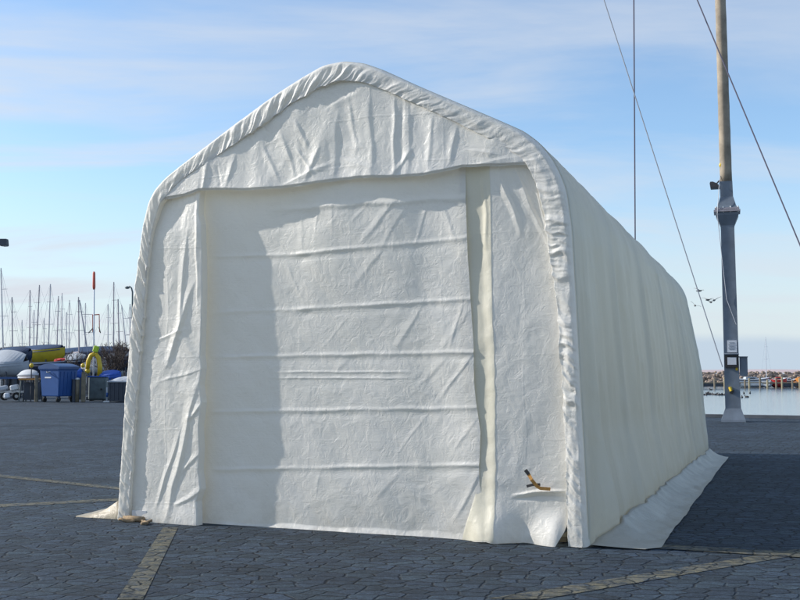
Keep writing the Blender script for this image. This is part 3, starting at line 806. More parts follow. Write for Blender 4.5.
mb = MB().tube([(-6.2*math.cos(.31), -6.2*math.sin(.31)+.28, YZ), (0, 0.28, YZ), (4.0*math.cos(.31), 4.0*math.sin(.31)+.28, YZ)], [.07, .10, .07], 8); mb.build('yardarm', M['wood'], pole, True)
# notices, box, lock, lamp
def panel(u0, v0, u1, v1, dpt, mat, name, par, th_=.03):
    z1_, z0_ = pz(v0), pz(v1); x0_, x1_ = px_(u0, v0), px_(u1, v0)
    return MB().box(((x0_+x1_)/2, -dpt, (z0_+z1_)/2), (x1_-x0_, th_, z1_-z0_)).build(name, mat, par)
nt_ = panel(727.3, 340.5, 736.5, 352.5, hw+.02, M['paper'], 'notice', pole, .02)
mb = MB()
for i, v in enumerate((343, 345, 346.5, 348, 349.5)):
    mb.box((px_(731.9, v), -hw-.034, pz(v)), (.16+.05*(i % 2), .004, .02))
mb.build('notice_print', M['ink'], nt_)
cs = panel(725.3, 355, 738.3, 367.5, hw+.05, M['black'], 'display_case', pole, .10)
panel(727.6, 357.5, 736, 364.8, hw+.105, M['paper'], 'display_sheet', cs, .008)
MB().box((px_(731.5, 354), -hw-.06, pz(354)), (.44, .16, .03), (.2, 0, 0)).build('case_roof', M['bluegrey'], cs)
bx_ = panel(739.0, 357.5, 746.5, 376, 0.05, M['bluegrey'], 'switch_box', pole, .36)
MB().box((px_(742.7, 360), -.05, pz(357)), (.27, .42, .03)).build('box_lid', M['bluegrey'], bx_)
MB().box((px_(736.5, 369), -hw-.012, pz(369)), (.07, .012, .09)).build('warning_sticker', M['yellow'], pole)
lk = MB().tube([(px_(730, 387), -hw-.03, pz(387)), (px_(731.5, 391), -hw-.06, pz(391))], .05, 8).build('padlock', M['yellow'], pole)
MB().box((px_(732, 391.5), -hw-.05, pz(391.5)), (.10, .08, .13), (0, .4, 0)).build('keeper', M['black'], lk)
# floodlight
zl = pz(184)
fl_ = MB()
cxl = px_(715.5, 184)
fl_.loft([[(cxl+x*w_+sh, y*w_, zl+z_) for x, y in ((-1,-1),(1,-1),(1,1),(-1,1))] for z_, w_, sh in ((.10, .04, -.10), (.04, .10, -.06), (-.10, .17, .03), (-.13, .17, .04))], True, True)
fo = fl_.build('floodlight', M['black'], pole)
MB().tube([(cxl+.05, 0, zl+.03), (-.2+cxz(zl), 0, zl+.13)], .025, 6).build('bracket', M['black'], fo)
MB().ball((px_(721.5, 165), -.05, pz(165)), (.07, .07, .09), 8, 6).build('insulator', M['yellow'], pole, True)
MB().tube([(px_(720.5, 176), -.1, pz(176)), (px_(719.5, 190), -.3, pz(190)), (px_(718, 215), -.42, pz(215)), (px_(722, 255), -.32, pz(255)), (px_(727, 300), -hw-.03, pz(300)), (px_(736, 325), -hw-.03, pz(325))], .012, 5).build('halyard', M['lightwire'], pole)
# stays: wires from the yard
def W3(u, v, dy=0.0): p = D(u, v, PD+dy); return p-pb
def stay(p0, p1, r, mat, label):
    o = MB().tube([p0+pb, p1+pb], r, 6).build('stay_wire', mat); tag(o, label, 'wire', 'stay wires of the quay mast'); return o
pa0 = W3(722.5, 367, -.3); d_ = W3(604, 0, -.0)-pa0; pa1 = pa0+d_*((YZ-pa0.z)/d_.z)
stay(pa1, pa0, .017, M['lightwire'], 'pale thin wire slanting from upper left down to the foot of the quay mast')
pt_ = W3(635, 0, .3); stay(Vector((pt_.x, .3, YZ)), Vector((W3(634, 240, .3).x-.02, .3, 0.05)), .022, M['wire'], 'dark wire hanging plumb in the sky between tent roof and mast')
pc0 = W3(735, 90, -1.2); d_ = W3(800, 245, -2.6)-pc0
pc1 = pc0-d_*((YZ-pc0.z)/-d_.z); pc2 = pc0+d_*(pc0.z/-d_.z)
stay(pc1, pc2, .02, M['wire'], 'dark wire crossing in front of the wooden pole and slanting down to the right edge')

# ------------------------------------------------------------------ boats
def hull_rings(L_, Bm, H_, sheer=0.25, n=17, full=0.7):
    rings = []
    for i in range(n):
        t = i/(n-1); x = (t-0.5)*L_
        w_ = Bm/2*(math.sin(math.pi*min(1, (0.30+0.70*t)))**full if t < .999 else 0.0)
        w_ = Bm/2*max(0.02, (1-abs((t-0.42)/0.58)**2.6) if t > 0.42 else 1-0.35*((0.42-t)/0.42)**2)
        top = H_*(1+sheer*(t-0.35)**2*2); kz = 0.0+H_*0.65*max(0, (t-.75)/.25)**2+H_*.25*max(0, (.15-t)/.15)
        rings.append([(x, -w_, top), (x, -w_*.97, top*.6+kz*.4), (x, -w_*.72, kz+(top-kz)*.2), (x, 0, kz), (x, w_*.72, kz+(top-kz)*.2), (x, w_*.97, top*.6+kz*.4), (x, w_, top)])
    return rings
def boat(name, label, cat, loc, rz, L_=8, Bm=2.7, H_=1.3, hull='white', deck='white', cabin='white', mast=None, lean=0.0, base=1.0, cover=None, group=None, cradle=True, mastmat='alu', stripe=None, frac=.08, ch=1.0):
    t = thing(name, label, cat, loc, rz, group)
    R_ = [[(p[0], p[1], p[2]+base) for p in r] for r in hull_rings(L_, Bm, H_)]
    MB().loft(R_, False).poly(R_[0]).build('hull', M[hull], t, True)
    top = [[r[0], (r[0][0], 0, r[0][2]+.10), r[-1]] for r in R_]
    MB().loft([[(p[0], p[1]*.98, p[2]-.01) for p in q] for q in top], False).build('deck', M[deck], t)
    dz = base+H_
    if stripe:
        for sg in (-1, 1):
            MB().loft([[(r[0][0], r[0][1]*-sg*1.012, r[0][2]-.10), (r[0][0], r[0][1]*-sg*1.012, r[0][2]-.28)] for r in R_], False).build('stripe', M[stripe], t)
    if cover:
        ringsc = []
        for i in range(1, 16):
            u = i/16; r = R_[i]; hh = .25+.75*math.sin(math.pi*u)**.6
            ringsc.append([(r[0][0], r[0][1]*1.03, r[0][2]-.15), (r[0][0], r[0][1]*.9, r[0][2]+.15*hh*ch), (r[0][0], 0, r[0][2]+.95*hh*ch), (r[0][0], -r[0][1]*.9, r[0][2]+.15*hh), (r[0][0], -r[0][1]*1.03, r[0][2]-.15)])
        MB().loft(ringsc, False).build('cover', M[cover], t)
    else:
        cb = MB().loft([[(x*L_, y*Bm, dz+z_) for x, y in ((-.22+.02*k_, -.26+.03*k_), (.16-.07*k_, -.2+.03*k_), (.16-.07*k_, .2-.03*k_), (-.22+.02*k_, .26-.03*k_))] for z_, k_ in ((-.05, 0), (.38, .7), (.46, 1.2))], True, True).build('cabin', M[cabin], t)
        for sg in (-1, 1):
            MB().box((-.04*L_, sg*Bm*.232, dz+.18), (L_*.2, .02, .16), (sg*.12, 0, 0)).build('window', M['glass'], cb)
    if mast:
        sx = math.tan(lean)*mast
        c_, s_ = math.cos(-rz), math.sin(-rz)
        top_ = (frac*L_+sx*c_, sx*s_, dz+mast)
        mo = MB().tube([(frac*L_, 0, dz), top_], [.075, .048], 6).build('mast', M[mastmat], t)
        for fz in (.5, .78):
            cxm = frac*L_+sx*c_*fz
            MB().tube([(cxm, -.55*(1.3-fz), dz+mast*fz), (cxm+.1, sx*s_*fz, dz+mast*fz), (cxm, .55*(1.3-fz), dz+mast*fz)], .02, 4).build('spreader', M[mastmat], mo)
        MB().tube([(frac*L_, 0, dz+1.0), (frac*L_-L_*.38, 0, dz+.95)], .06, 6).build('boom', M[mastmat], t)
        rg = MB()
        for p in ((L_*.48, 0, dz+.1), (-L_*.48, 0, dz+.1), (frac*L_, -Bm*.45, dz), (frac*L_, Bm*.45, dz)): rg.tube([top_, p], .008, 3)
        rg.build('rigging', M['lightwire'], t)
    if cradle:
        for x in (-L_*.25, L_*.2):
            cr = MB()
            cr.box((x, 0, .08), (.12, Bm*.8, .12)); 
            for sg in (-1, 1): cr.tube([(x, sg*Bm*.38, .1), (x, sg*Bm*.34, base+.35)], .05, 5)
            cr.box((x, 0, base/2+.08), (.18, .2, base+.1))
            cr.build('cradle', M['slate'], t)
    return t

random.seed(21)
# sailing boats laid up beyond the yard: mast top/foot as seen, distance
masts = [(1,268,3,345,95,'alu','white','pale grey'),(12,297,12.5,347,100,'darkmast','navy','dark blue'),(22,320,22,347,140,'alu','white','small white'),
 (30,290,29.5,347,105,'darkmast','white','white'),(34,310,33.5,347,120,'alu','offwhite','grey'),(39.5,285,36.5,346,98,'darkmast','white','white'),
 (50.5,284,48.5,346,98,'alu','navy','dark hulled'),(58.5,296,57,346,112,'darkmast','white','white'),(62,293,61.5,346,120,'alu','white','white'),
 (66.5,312,66.5,347,125,'alu','offwhite','grey'),(69.5,300,69,347,115,'alu','white','white'),(78.5,297,79,346,90,'darkmast','white','white'),
 (79.5,300,87,348,104,'darkmast','navy','dark blue'),(108,304,108,345,112,'alu','white','white'),(113.8,282,113.5,346,100,'darkmast','navy','dark blue'),
 (118,299,119,345,92,'darkmast','white','white'),(121.5,305,126,346,110,'alu','offwhite','grey'),(130,304,130,346,112,'darkmast','white','white'),(85.5,303,85,346,130,'alu','white','white'),(44,318,44,347,140,'alu','white','white')]
adj = ['leftmost of the laid-up sailing boats, its pale mast the tallest by the left edge', 'laid-up sailing boat whose dark mast is the second from the left edge', 'far small sailing boat with a short pale mast near the left edge',
 'white laid-up boat with a dark mast standing left of the bare bush', 'grey laid-up boat with a short pale mast just beside a taller dark one', 'white laid-up boat whose dark mast leans right over the yellow hull',
 'dark hulled sailing boat with tall pale mast above the left side of the blue bin', 'white sailing boat whose dark mast rises over the middle of the blue bin', 'white sailing boat with pale mast just right of the dark mast over the blue bin',
 'far grey sailing boat, short pale mast over the right half of the blue bin', 'white sailing boat whose pale mast rises over the right edge of the blue bin', 'white sailing boat with dark upright mast beside the round-topped bollard',
 'dark blue sailing boat with the mast that slants steeply towards the yellow crane', 'white sailing boat with short pale mast right of the bare bush by the crane', 'dark blue sailing boat with the tallest dark mast between crane and tent',
 'white sailing boat with thick dark mast over the blue tarpaulin', 'grey sailing boat with pale slanting mast close to the tent edge', 'white sailing boat with dark mast half hidden by the tent edge', 'far white sailing boat, thin pale mast left of red-tipped pole', 'far white sailing boat, short pale mast over the left edge of the blue bin']
for i, (ut, vt, uf, vf, dist, mm, hl, _) in enumerate(masts):
    dist = dist*0.95
    f = D(uf, vf, dist); tp = D(ut, vt, dist)
    base = 1.0; H_ = 1.15; dz = base+H_
    L_ = random.uniform(6.5, 8.0); rz = random.choice((-1, 1))*random.uniform(0.95, 1.45)+ (math.pi if random.random() < .4 else 0)
    mlen = tp.z-dz; lean = math.atan2(tp.x-f.x, tp.z-f.z)
    fr = .08
    loc = (f.x-(fr*L_)*math.cos(rz)-math.tan(lean)*(f.z-dz), dist-(fr*L_)*math.sin(rz), 0)
    boat('sailing_boat', adj[i], 'sailing boat', loc, rz, L_, 2.4, H_, hl, 'white', 'white', mlen, lean, base, None if i % 3 else ('offwhite' if i % 2 else 'navy'), 'sailing boats laid up beyond the yard', True, mm, 'navy' if hl == 'white' and i % 2 else None)

def laid(u, dist, name, label, rz, L_, Bm, H_, hull, deck, base, cover, ch=1.0):
    p = D(u, 371, dist)
    return boat(name, label, 'boat', (p.x, dist, 0), rz, L_, Bm, H_, hull, deck, deck, None, 0, base, cover, None, True, 'alu', None, .08, ch)
laid(42, 74, 'motor_boat', 'yellow hulled boat on a high cradle under a dark blue cover, behind the blue bin', -.35, 3.9, 1.7, 1.0, 'hullyellow', 'navy', 2.05, 'navy', .42)
laid(44, 71, 'motor_boat', 'low black-blue hull directly under the yellow hull', -.3, 3.6, 1.6, .8, 'navy', 'slate', 1.25, 'navy', .15)
laid(5, 60, 'motor_boat', 'broad boat under a pale grey cover at the left edge', -.35, 3.4, 2.0, .7, 'offwhite', 'offwhite', 1.25, 'offwhite', .9)
laid(15, 68, 'motor_boat', 'boat with a dark blue top just above the pale grey cover at the left', -.3, 2.6, 1.8, .7, 'navy', 'navy', 2.0, 'navy', .5)
laid(75, 80, 'motor_boat', 'small grey covered boat behind the bollards right of the blue bin', -.3, 2.2, 1.3, .6, 'navy', 'offwhite', 1.8, 'offwhite', .6)
laid(111, 57, 'motor_boat', 'low boat wrapped in bright blue tarpaulin beside the dark skip', -.3, 1.3, .8, .4, 'tarpblue', 'tarpblue', .95, 'tarpblue', .3)
laid(75.5, 57, 'motor_boat', 'little boat in bright blue tarpaulin right behind the blue bin', -.3, .9, .6, .35, 'tarpblue', 'tarpblue', 1.15, 'tarpblue', .3)
laid(60, 72, 'dinghy', 'small red dinghy behind the right end of the yellow hull', -.3, .8, .5, .28, 'red', 'red', 2.05, 'red', .15)
laid(123, 75, 'motor_boat', 'dark hulled boat on a high cradle right of the large bare bush', -.3, 2.8, 1.6, .9, 'navy', 'slate', 1.6, 'slate', .5)
laid(20, 92, 'motor_boat', 'far dark blue covered boat peeping over the yellow hull', -.2, 6.0, 2.4, 1.1, 'navy', 'slate', 2.2, 'slate', .5)
laid(93, 88, 'motor_boat', 'long dark boat with blue cover far behind the yellow crane', -.2, 7.0, 2.6, 1.1, 'navy', 'navy', 2.0, 'navy', .6)
laid(100, 70, 'motor_boat', 'white hull half hidden by the large bare bush', -.3, 2.4, 1.5, .6, 'white', 'slate', 1.4, 'slate', .5)

# ------------------------------------------------------------------ yard clutter on the left
YD = G(50, 402).y                         # the row of things stands here
def at(u, v=402): return G(u, v)
# blue waste container
p = at(53, 402.5)
bin_ = thing('waste_container', 'big blue four-wheeled waste container with a humped lid in the boatyard', 'bin', (p.x, p.y+.8, 0), 1.12)
bw, bd, bh = 1.35, 1.25, 1.95
mb = MB().loft([[(x*bw/2*k_, y*bd/2*k_, z_) for x, y in ((-1,-1),(1,-1),(1,1),(-1,1))] for z_, k_ in ((.30, .84), (.34, .87), (1.62, .99), (1.66, 1.06), (1.72, 1.06))], True, True); mb.build('body', M['binblue'], bin_)
mb = MB(); rings = []
for i in range(9):
    t = i/8; x = (t-.5)*bw*1.08
    rings.append([(x, -bd*.56, 1.70), (x, -bd*.56, 1.80)]+[(x, -bd*.5+bd*(j/6), 1.83+.13*math.sin(math.pi*j/6)) for j in range(7)]+[(x, bd*.56, 1.80), (x, bd*.56, 1.70)])
mb.loft(rings, True, True).build('lid', M['binlid'], bin_)
for sx_ in (-1, 1):
    MB().tube([(sx_*bw*.53, -.12, 1.55), (sx_*bw*.60, 0, 1.5), (sx_*bw*.53, .12, 1.55)], .03, 6).build('lifting_pin', M['galv'], bin_)
    for sy_ in (-1, 1):
        w_ = MB().tube([(sx_*bw*.36, sy_*bd*.36-.03, .13), (sx_*bw*.36, sy_*bd*.36+.03, .13)], .13, 12).build('wheel', M['rubber'], bin_)
        MB().box((sx_*bw*.36, sy_*bd*.36, .24), (.1, .1, .16)).build('caster', M['slate'], w_)
MB().box((-bw*.478, .1, 1.25), (.012, .42, .07), (0, .07, 0)).build('sticker', M['paper'], bin_)
mb = MB(); 
for k in range(5): mb.box((-.5+.25*k, -bd*.47, .95), (.03, .03, 1.2), (.055, 0, 0))
mb.build('rib', M['binblue'], bin_)

def post(u, u2, vt, label, mat, cap=None, cat='post', name='wooden_post', vb=402, rnd=False):
    a_ = at((u+u2)/2, vb); w_ = (u2-u)*a_.y/F; h_ = D(u, vt, a_.y).z
    t = thing(name, label, cat, (a_.x, a_.y, 0), 0.2)
    if rnd: MB().tube([(0, 0, 0), (0, 0, h_)], w_/2, 10).build('shaft', M[mat], t, True)
    else: MB().box((0, 0, h_/2), (w_, w_, h_), b=.02).build('shaft', M[mat], t)
    if cap: MB().ball((0, 0, h_), (w_*.6, w_*.6, w_*.35), 10, 6).build('cap', M[cap], t, True)
    else: MB().box((0, 0, h_+.02), (w_*1.1, w_*1.1, .04)).build('cap', M[mat], t)
    return t
post(34.5, 37.5, 376, 'pale timber post at the left side of the blue bin', 'timber')
post(75.3, 79.0, 379, 'round timber bollard with a white cap right of the blue bin', 'timber', 'white', 'bollard', 'bollard', 402, True)
post(81.2, 85.2, 373, 'stout square timber post left of the grey metal cabinet', 'timber')
post(72.0, 75.0, 380, 'short dark timber post tight against the right side of the blue bin', 'slate')

p = at(96, 401)
gb = thing('metal_cabinet', 'grey-green metal cabinet with rounded corners under the yellow crane arm', 'cabinet', (p.x, p.y+.4, 0), 0.05)
MB().box((0, 0, .66), (.92, .7, 1.22), b=.06).build('body', M['greybox'], gb)
MB().box((0, -.36, .66), (.74, .03, 1.02), b=.0).build('door', M['greybox'], gb)
MB().tube([(.24, -.37, .62), (.24, -.42, .62)], .05, 8).build('knob', M['black'], gb)
MB().box((0, 0, 1.29), (1.0, .78, .05)).build('top', M['tarpblue'], gb)
for x in (-.34, .34): MB().box((x, 0, .03), (.1, .6, .06)).build('foot', M['black'], gb)

# yellow knuckle crane
p = D(94, 371, 49)
CY = 57.0
p = D(94, 371, CY)
cr = thing('yard_crane', 'small yellow knuckle-boom crane with arched arm and lime-green head behind the grey cabinet', 'crane', (p.x, CY, 0))
def dz_(u, v): q_ = D(u, v, CY); return (q_.x-p.x, 0, q_.z)
MB().tube([dz_(99.5, 376), dz_(100, 366), dz_(98.5, 358), dz_(95.5, 353.5)], [.14, .13, .13, .11], 8).build('main_arm', M['yellow'], cr, True)
MB().tube([dz_(95.5, 353.5), dz_(91, 355.5), dz_(88.5, 361), dz_(87.5, 369)], [.12, .13, .13, .11], 8).build('outer_arm', M['yellow'], cr, True)
hd = MB().box(Vector(dz_(96, 349)), (.26, .26, .34), (0, .3, 0), .03).build('slew_head', M['lime'], cr)
MB().tube([dz_(96.5, 366), dz_(97.5, 357.5)], .045, 6).build('hydraulic_ram', M['galv'], cr)
MB().tube([(0.28, 0, 0), dz_(99.5, 376)], .17, 8).build('pedestal', M['slate'], cr)
MB().ball(dz_(87.6, 371), (.15, .12, .14), 8, 6).build('grab', M['yellow'], cr, True)
MB().box((0.28, 0, .1), (1.1, 1.1, .2), b=.03).build('base', M['slate'], cr)

# yellow buoys on the ground clutter
for u, v, lb in ((31.5, 365.5, 'round yellow buoy hanging over the timber bench left of the blue bin'), (83, 365.5, 'round yellow buoy above the square post by the crane')):
    q_ = D(u, v, 53); t = thing('mooring_buoy', lb, 'buoy', (q_.x, q_.y, 0), 0, 'yellow mooring buoys')
    MB().ball((0, 0, q_.z), (.11, .11, .12), 10, 7).build('float', M['yellow'], t, True)
    MB().tube([(0, 0, 0), (0, 0, q_.z-.15)], .03, 6).build('staff', M['slate'], t)
    MB().tube([(0, 0, q_.z+.14), (0, 0, q_.z+.3)], .025, 6).build('eye', M['black'], t)

# timber bench with a small white skiff on it
p = at(27, 402)
t = thing('work_bench', 'timber topped trestle bench with dark skirt left of the blue bin', 'bench', (p.x, p.y+.5, 0), .05)
MB().box((0, 0, 1.16), (1.0, .9, .07)).build('bench_top', M['strap'], t)
for x in (-.42, .42):
    for y in (-.36, .36): MB().tube([(x*1.15, y, 0), (x*.9, y, 1.13)], .035, 6).build('leg', M['greybox'], t)
MB().box((.05, .12, .55), (.72, .5, .9)).build('chest', M['slate'], t)
p2 = D(27.5, 377, p.y+.3)
boat('skiff', 'upturned pale skiff with white tarpaulin lying on the timber bench', 'boat', (p2.x, p.y+.5, 1.22), -.25, 1.15, .6, .14, 'offwhite', 'white', 'white', None, 0, 0.0, 'white', None, False, 'alu', None, .08, .32)

# boat trailer at the left edge
p = at(8, 402)
t = thing('boat_trailer', 'galvanised boat trailer with blue beam and loaded white gear at the left edge', 'trailer', (p.x, p.y+.8, 0), .08)
MB().box((0, -.3, 1.22), (1.5, .08, .10)).box((0, .5, 1.22), (1.5, .08, .10)).build('beam', M['binlid'], t)
MB().box((0, .1, .5), (1.6, 1.0, .08)).build('frame', M['galv'], t)
for x in (-.62, .66): MB().tube([(x, -.3, .5), (x*.95, -.3, 1.2)], .04, 6).build('upright', M['galv'], t)
for x in (-.35, .25):
    w_ = MB().tube([(x, -.45, .28), (x, -.36, .28)], .21, 14).build('wheel', M['rubber'], t)
    MB().tube([(x, -.47, .28), (x, -.44, .28)], .09, 10).build('rim', M['galv'], w_)
MB().tube([(.72, -.4, .0), (.62, -.35, 1.2)], .03, 6).build('prop', M['greybox'], t)
random.seed(4)
for k, (dx, z_, sx_, sz_, mt_, lb) in enumerate(((-.45, .62, .5, .26, 'offwhite', 'grey fender bag on the trailer at the left edge'), (.15, .66, .45, .3, 'white', 'white folded sail bag on the trailer'), (-.1, .24, .3, .3, 'paper', 'white drum below the trailer beam'), (-.62, .12, .24, .22, 'strap', 'brown crate on the ground by the trailer wheel'))):
    o = MB().box((0, 0, 0), (sx_, .4, sz_), (random.uniform(-.2, .2), random.uniform(-.3, .3), .3), .06).build('gear_bag' if k < 2 else 'drum' if k == 2 else 'crate', M[mt_], None, False, (p.x+dx, p.y+.45 if k < 2 else p.y+.1, z_+.06))
    tag(o, lb, 'bag' if k < 2 else 'drum' if k == 2 else 'crate')

# dark skip with grey tarpaulin beside the tent
p = at(119, 402)
t = thing('skip_container', 'dark slate skip with a sagging pale tarpaulin over its load, beside the tent edge', 'skip', (p.x+.3, p.y+.6, 0), -.03)
MB().loft([[(x*1.5*k_, y*.7, z_) for x, y in ((-.5, -1), (.5, -1), (.5, 1), (-.5, 1))] for z_, k_ in ((.06, 1.0), (1.0, 1.12))], True, True).build('body', M['slate'], t)
mb = MB()
for k in range(8): mb.box((-.74+.21*k, -.715, .53), (.05, .04, .9))
mb.build('rib', M['slate'], t)
MB().box((0, 0, 1.03), (1.76, 1.5, .07), b=.02).build('rim', M['offwhite'], t)
P = [[(-.82+1.64*i/16, -.68+1.36*j/10, 1.07+.24*math.sin(math.pi*i/16)**.7*math.sin(math.pi*j/10)**.7+.05*mnoise.noise((i*.5, j*.5, 3))) for j in range(11)] for i in range(17)]
MB().grid(P).build('tarpaulin', M['offwhite'], t, True)
p = at(107, 402)
t = thing('water_post', 'thin blue and white service post between grey cabinet and dark skip', 'post', (p.x, p.y, 0))
MB().tube([(0, 0, .06), (0, 0, .75)], .055, 8).build('shaft', M['offwhite'], t, True)
MB().tube([(0, 0, .25), (0, 0, .48)], .06, 8).build('sleeve', M['binblue'], t, True)
MB().box((0, 0, .03), (.3, .3, .06)).build('base', M['white'], t)

# red-tipped pole with a frame
p = D(94, 371, 58)
t = thing('harbour_light_pole', 'slim white pole with a red tip and a small square frame, behind the yellow crane', 'pole', (p.x, 58, 0))
def e_(u, v): q_ = D(u, v, 58); return Vector((q_.x-p.x, 0, q_.z))
MB().tube([(0, 0, 0), e_(94, 288)], .045, 8).build('shaft', M['paper'], t, True)
MB().tube([e_(94, 289.5), e_(94, 287), e_(94, 273), e_(94, 271.5)], [.055, .085, .075, .04], 8).build('red_tip', M['redtip'], t, True)
MB().tube([e_(92.6, 332), e_(92.6, 315)], .025, 5).tube([e_(99.5, 332), e_(99.2, 315)], .025, 5).tube([e_(92.4, 315), e_(99.5, 314.5)], .03, 5).build('frame', M['redtip'], t)
MB().tube([e_(88.5, 333), e_(94, 327)], .03, 5).tube([e_(99, 327), e_(100.5, 333)], .03, 5).build('arm', M['black'], t)
# curved street lamp behind the tent edge
p = D(132.5, 371, 64)
t = thing('street_lamp', 'grey street lamp with a hooked arm peeping out beside the left edge of the tent', 'street lamp', (p.x, 64, 0))
def g_(u, v): q_ = D(u, v, 64); return (q_.x-p.x, 0, q_.z)
MB().tube([(0, 0, 0), g_(132.5, 292), g_(131.5, 288), g_(129.5, 286.3), g_(127.5, 287.2)], [.08, .05, .045, .04, .04], 8).build('post', M['greybox'], t, True)
MB().ball(g_(127.3, 287.6), (.16, .12, .09), 8, 6).build('lamp_head', M['greybox'], t, True)
# lamp head at the left edge of the picture
p = D(-22, 371, 30)
t = thing('street_lamp', 'dark lamp head jutting in at the left edge of the picture', 'street lamp', (p.x, 30, 0))
q_ = D(4, 242.5, 30); zz = q_.z; xx = q_.x-p.x
MB().tube([(0, 0, 0), (0, 0, zz-.1), (.08, 0, zz-.01), (xx-.15, 0, zz)], [.08, .06, .05, .04], 8).build('post', M['slate'], t, True)
MB().loft([[(x, y, zz+z_) for y, z_ in ((-w_, -h_), (w_, -h_), (w_*.7, h_), (-w_*.7, h_))] for x, w_, h_ in ((xx-.25, .05, .04), (xx-.1, .13, .10), (xx+.09, .13, .10), (xx+.10, .12, .06))], True, True).build('lamp_head', M['slate'], t)
MB().box((xx+.03, 0, zz-.105), (.10, .16, .02)).build('lens', M['paper'], t)

# bare bushes
def bush(u, v_top, dist, spread, label, seed, n=26):
    random.seed(seed)
    p = D(u, 371, dist); h = D(u, v_top, dist).z
    t = thing('bare_bush', label, 'bush', (p.x, dist, 0), 0, 'bare bushes in the boatyard')
    tr = MB(); tw = MB()
    def grow(pos, dr, L_, r, lev):
        end = pos+dr*L_; midp = (pos+end)/2+Vector((random.uniform(-1, 1), random.uniform(-1, 1), 0))*L_*.07
        (tr if lev == 0 else tw).tube([pos, midp, end], [r, r*.85, r*.7], 4 if lev else 6)
        if lev >= 5: return
        for _ in range(3 if lev < 4 else 2):
            d2 = (dr+Vector((random.uniform(-.7, .7), random.uniform(-.7, .7), random.uniform(-.15, .45)))).normalized()
            grow(end if random.random() < .6 else midp, d2, L_*random.uniform(.55, .8), max(r*.66, .012), lev+1)
    for k in range(5):
        a_ = random.random()*6.28; d_ = Vector((math.cos(a_)*spread, math.sin(a_)*spread, 1)).normalized()
        grow(Vector((math.cos(a_)*.15, math.sin(a_)*.15, 0)), d_, h*.33, .045, 0)
    tr.build('trunk', M['bark'], t); tw.build('crown', M['bark'], t)
bush(104, 330, 66, .42, 'large bare bush behind the yellow crane', 3)
bush(32, 338, 86, .6, 'bare bush rising over the middle of the yellow hull', 5)
bush(69, 342, 78, .5, 'bare bush between yellow hull and grey covered boat', 8)
bush(12, 342, 86, .5, 'low bare bush behind the boats at the left edge', 9)
bush(120, 336, 84, .5, 'bare bush close to the tent edge', 12)

# ------------------------------------------------------------------ marina across the water on the right
# breakwater: rocks piled in one long bank
random.seed(9)
BD = 215.0
bwk = thing('breakwater', 'long low breakwater of brown rocks across the water', 'breakwater', (60, BD, WZ))
mb = MB()
for k in range(3800):
    x = random.uniform(-45, 75); row = random.random()
    r_ = random.uniform(.28, .62); y = random.uniform(-3.5, 3.5); z_ = (1-abs(y)/4.0)*2.6+random.uniform(-.3, .25)
    mb.ball((x, y, z_), (r_*random.uniform(.8, 1.3), r_, r_*random.uniform(.6, .9)), 6, 4)
mb.build('rocks', M['stone'], bwk)
MB().loft([[(x, -3.6, -.5), (x, -.6, 2.4), (x, .6, 2.4), (x, 3.6, -.5)] for x in (-45, 75)], True, True).build('core', M['stone'], bwk)

JD = 180.0
jt = thing('jetty', 'timber jetty with rows of pale mooring posts in front of the breakwater', 'jetty', (58, JD, WZ))
def jx(u): return D(u, 380, JD).x-58
MB().box(((jx(690)+jx(860))/2, 0, .95), (jx(860)-jx(690), 2.0, .22)).build('deck', M['timber'], jt)
MB().box(((jx(690)+jx(738))/2, -1.02, .6), (jx(738)-jx(690), .1, .5)).box(((jx(780)+jx(860))/2, -1.02, .6), (jx(860)-jx(780), .1, .5)).build('fender_board', M['slate'], jt)
for k, u in enumerate([700, 711, 722, 741, 746.5, 756, 764.5, 772, 779, 788, 796.5, 805, 814]):
    MB().tube([(jx(u), -1.4-(k % 2)*.6, -1), (jx(u), -1.4-(k % 2)*.6, 1.55+.25*(k % 3))], .17, 8).build('pile', M['pile' if k % 2 else 'palepile'], jt)
MB().box(((jx(739)+jx(760))/2, -1.06, .75), (jx(760)-jx(739), .12, .42)).build('pale_board', M['white'], jt)
def mboat(u, L_, hl, cb, label, mast=None, rz=0.1, dd=0, cover=None, H_=.9):
    q_ = D(u, 380, JD+dd)
    return boat('moored_boat', label, 'boat', (q_.x, JD+dd, WZ), rz, L_, 2.2, H_, hl, 'white', cb, mast, 0.0, .05, cover, 'boats moored at the jetty', False, 'paper', 'navy' if hl == 'white' else None, .0)
mboat(752, 6.5, 'white', 'offwhite', 'white cabin boat moored just right of the mast foot', None, .1, 4, None, 1.5)
o = mboat(766.5, 5.5, 'white', 'white', 'white sailing boat with a pale mast moored at the jetty', 8.0, 1.2, 5, None, 1.1)
mboat(779, 2.6, 'red', 'red', 'red boat moored between the white sailing boat and the orange boat', None, -.25, 4, None, 1.45)
mboat(801, 2.6, 'orange', 'orange', 'orange boat moored at the right edge of the picture', None, .1, 4, 'orange', 1.0)
mboat(788, 3.4, 'white', 'white', 'small white boat between red and orange boats', None, .3, 6, None, 1.3)

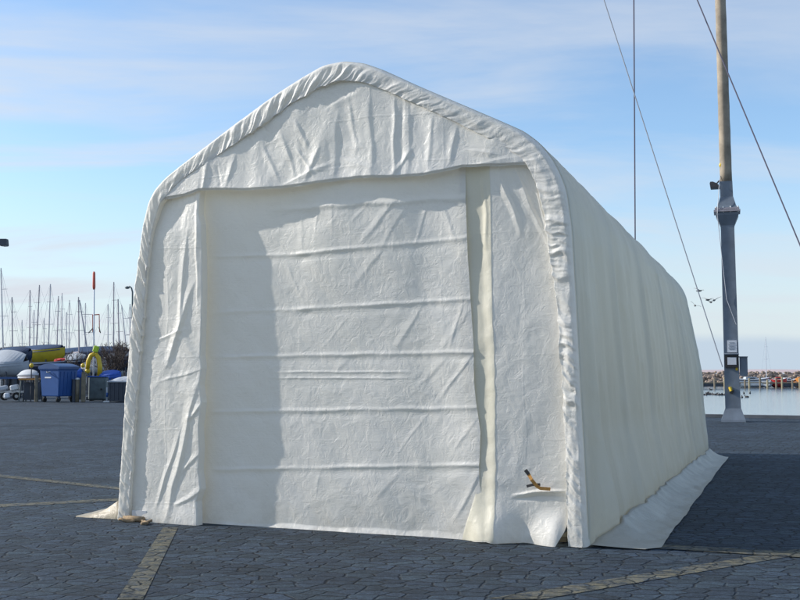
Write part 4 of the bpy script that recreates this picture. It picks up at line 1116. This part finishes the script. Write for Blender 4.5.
# ducks on the water and gulls in the air
random.seed(13)
def duck():
    t = thing('duck', 'small dark duck floating in the loose flock on the calm harbour water', 'duck', (0, 0, WZ), 0, 'ducks on the harbour water')
    b_ = MB().ball((0, 0, .06), (.24, .13, .13), 8, 6).build('body', M['duck'], t, True)
    MB().tube([(.17, 0, .10), (.22, 0, .24), (.30, 0, .27)], [.06, .05, .045], 6).build('head', M['duck'], t, True)
    return t
d0 = duck()
def copy_tree(o, parent=None):
    c_ = o.copy(); C.objects.link(c_)
    if parent: c_.parent = parent
    for ch in [x for x in bpy.data.objects if x.parent == o]: copy_tree(ch, c_)
    return c_
spots_ = [(704.5+k*1.55+random.uniform(-.4, .4), 394.9+random.uniform(-.3, .5)) for k in range(14)]+[(708, 393.2), (744, 393.8), (747, 397.4), (750, 393.6), (742, 397.8), (711, 390.2)]
for i, (u, v) in enumerate(spots_):
    o = d0 if i == 0 else copy_tree(d0)
    q_ = G(u, v, WZ); o.location = (q_.x, q_.y, WZ); o.rotation_euler.z = random.uniform(0, 6.28)
glab = ['gull crossing the thin wire above the tent corner', 'left gull of the close pair between tent and mast', 'right gull of the close pair beside the mast', 'lowest gull close to the tent corner', 'small gull just under the close pair']
for i, (u, v, sp_, bank_) in enumerate([(698.6, 291, 1.0, .2), (707.5, 300, .9, .1), (714, 300.4, 1.0, -.2), (695, 305.7, .7, .5), (711, 302.3, .55, .0)]):
    q_ = D(u, v, 95)
    t = thing('gull', glab[i], 'gull', q_, .4+.3*i, 'gulls flying over the harbour')
    t.rotation_euler.x = bank_
    bd_ = MB().tube([(-.30, 0, 0), (-.15, 0, 0), (0, 0, .01), (.18, 0, .02), (.28, 0, .02), (.36, 0, .0)], [.02, .07, .10, .08, .055, .01], 8).build('body', M['feather'], t, True)
    for sg in (-1, 1):
        rings = []
        for k in range(7):
            u_ = k/6; y_ = sg*(.05+u_*.68*sp_); z_ = .03+.17*math.sin(u_*1.9)-.03*u_; ch = .26*(1-u_)**.6+.03; x_ = .08-.10*u_**2+.08*math.sin(u_*3.1)
            rings.append([(x_+ch*.4, y_, z_), (x_, y_, z_+.018), (x_-ch*.6, y_, z_), (x_, y_, z_-.008)])
        MB().loft(rings, True, True).build('wing', M['feather'], t, True)
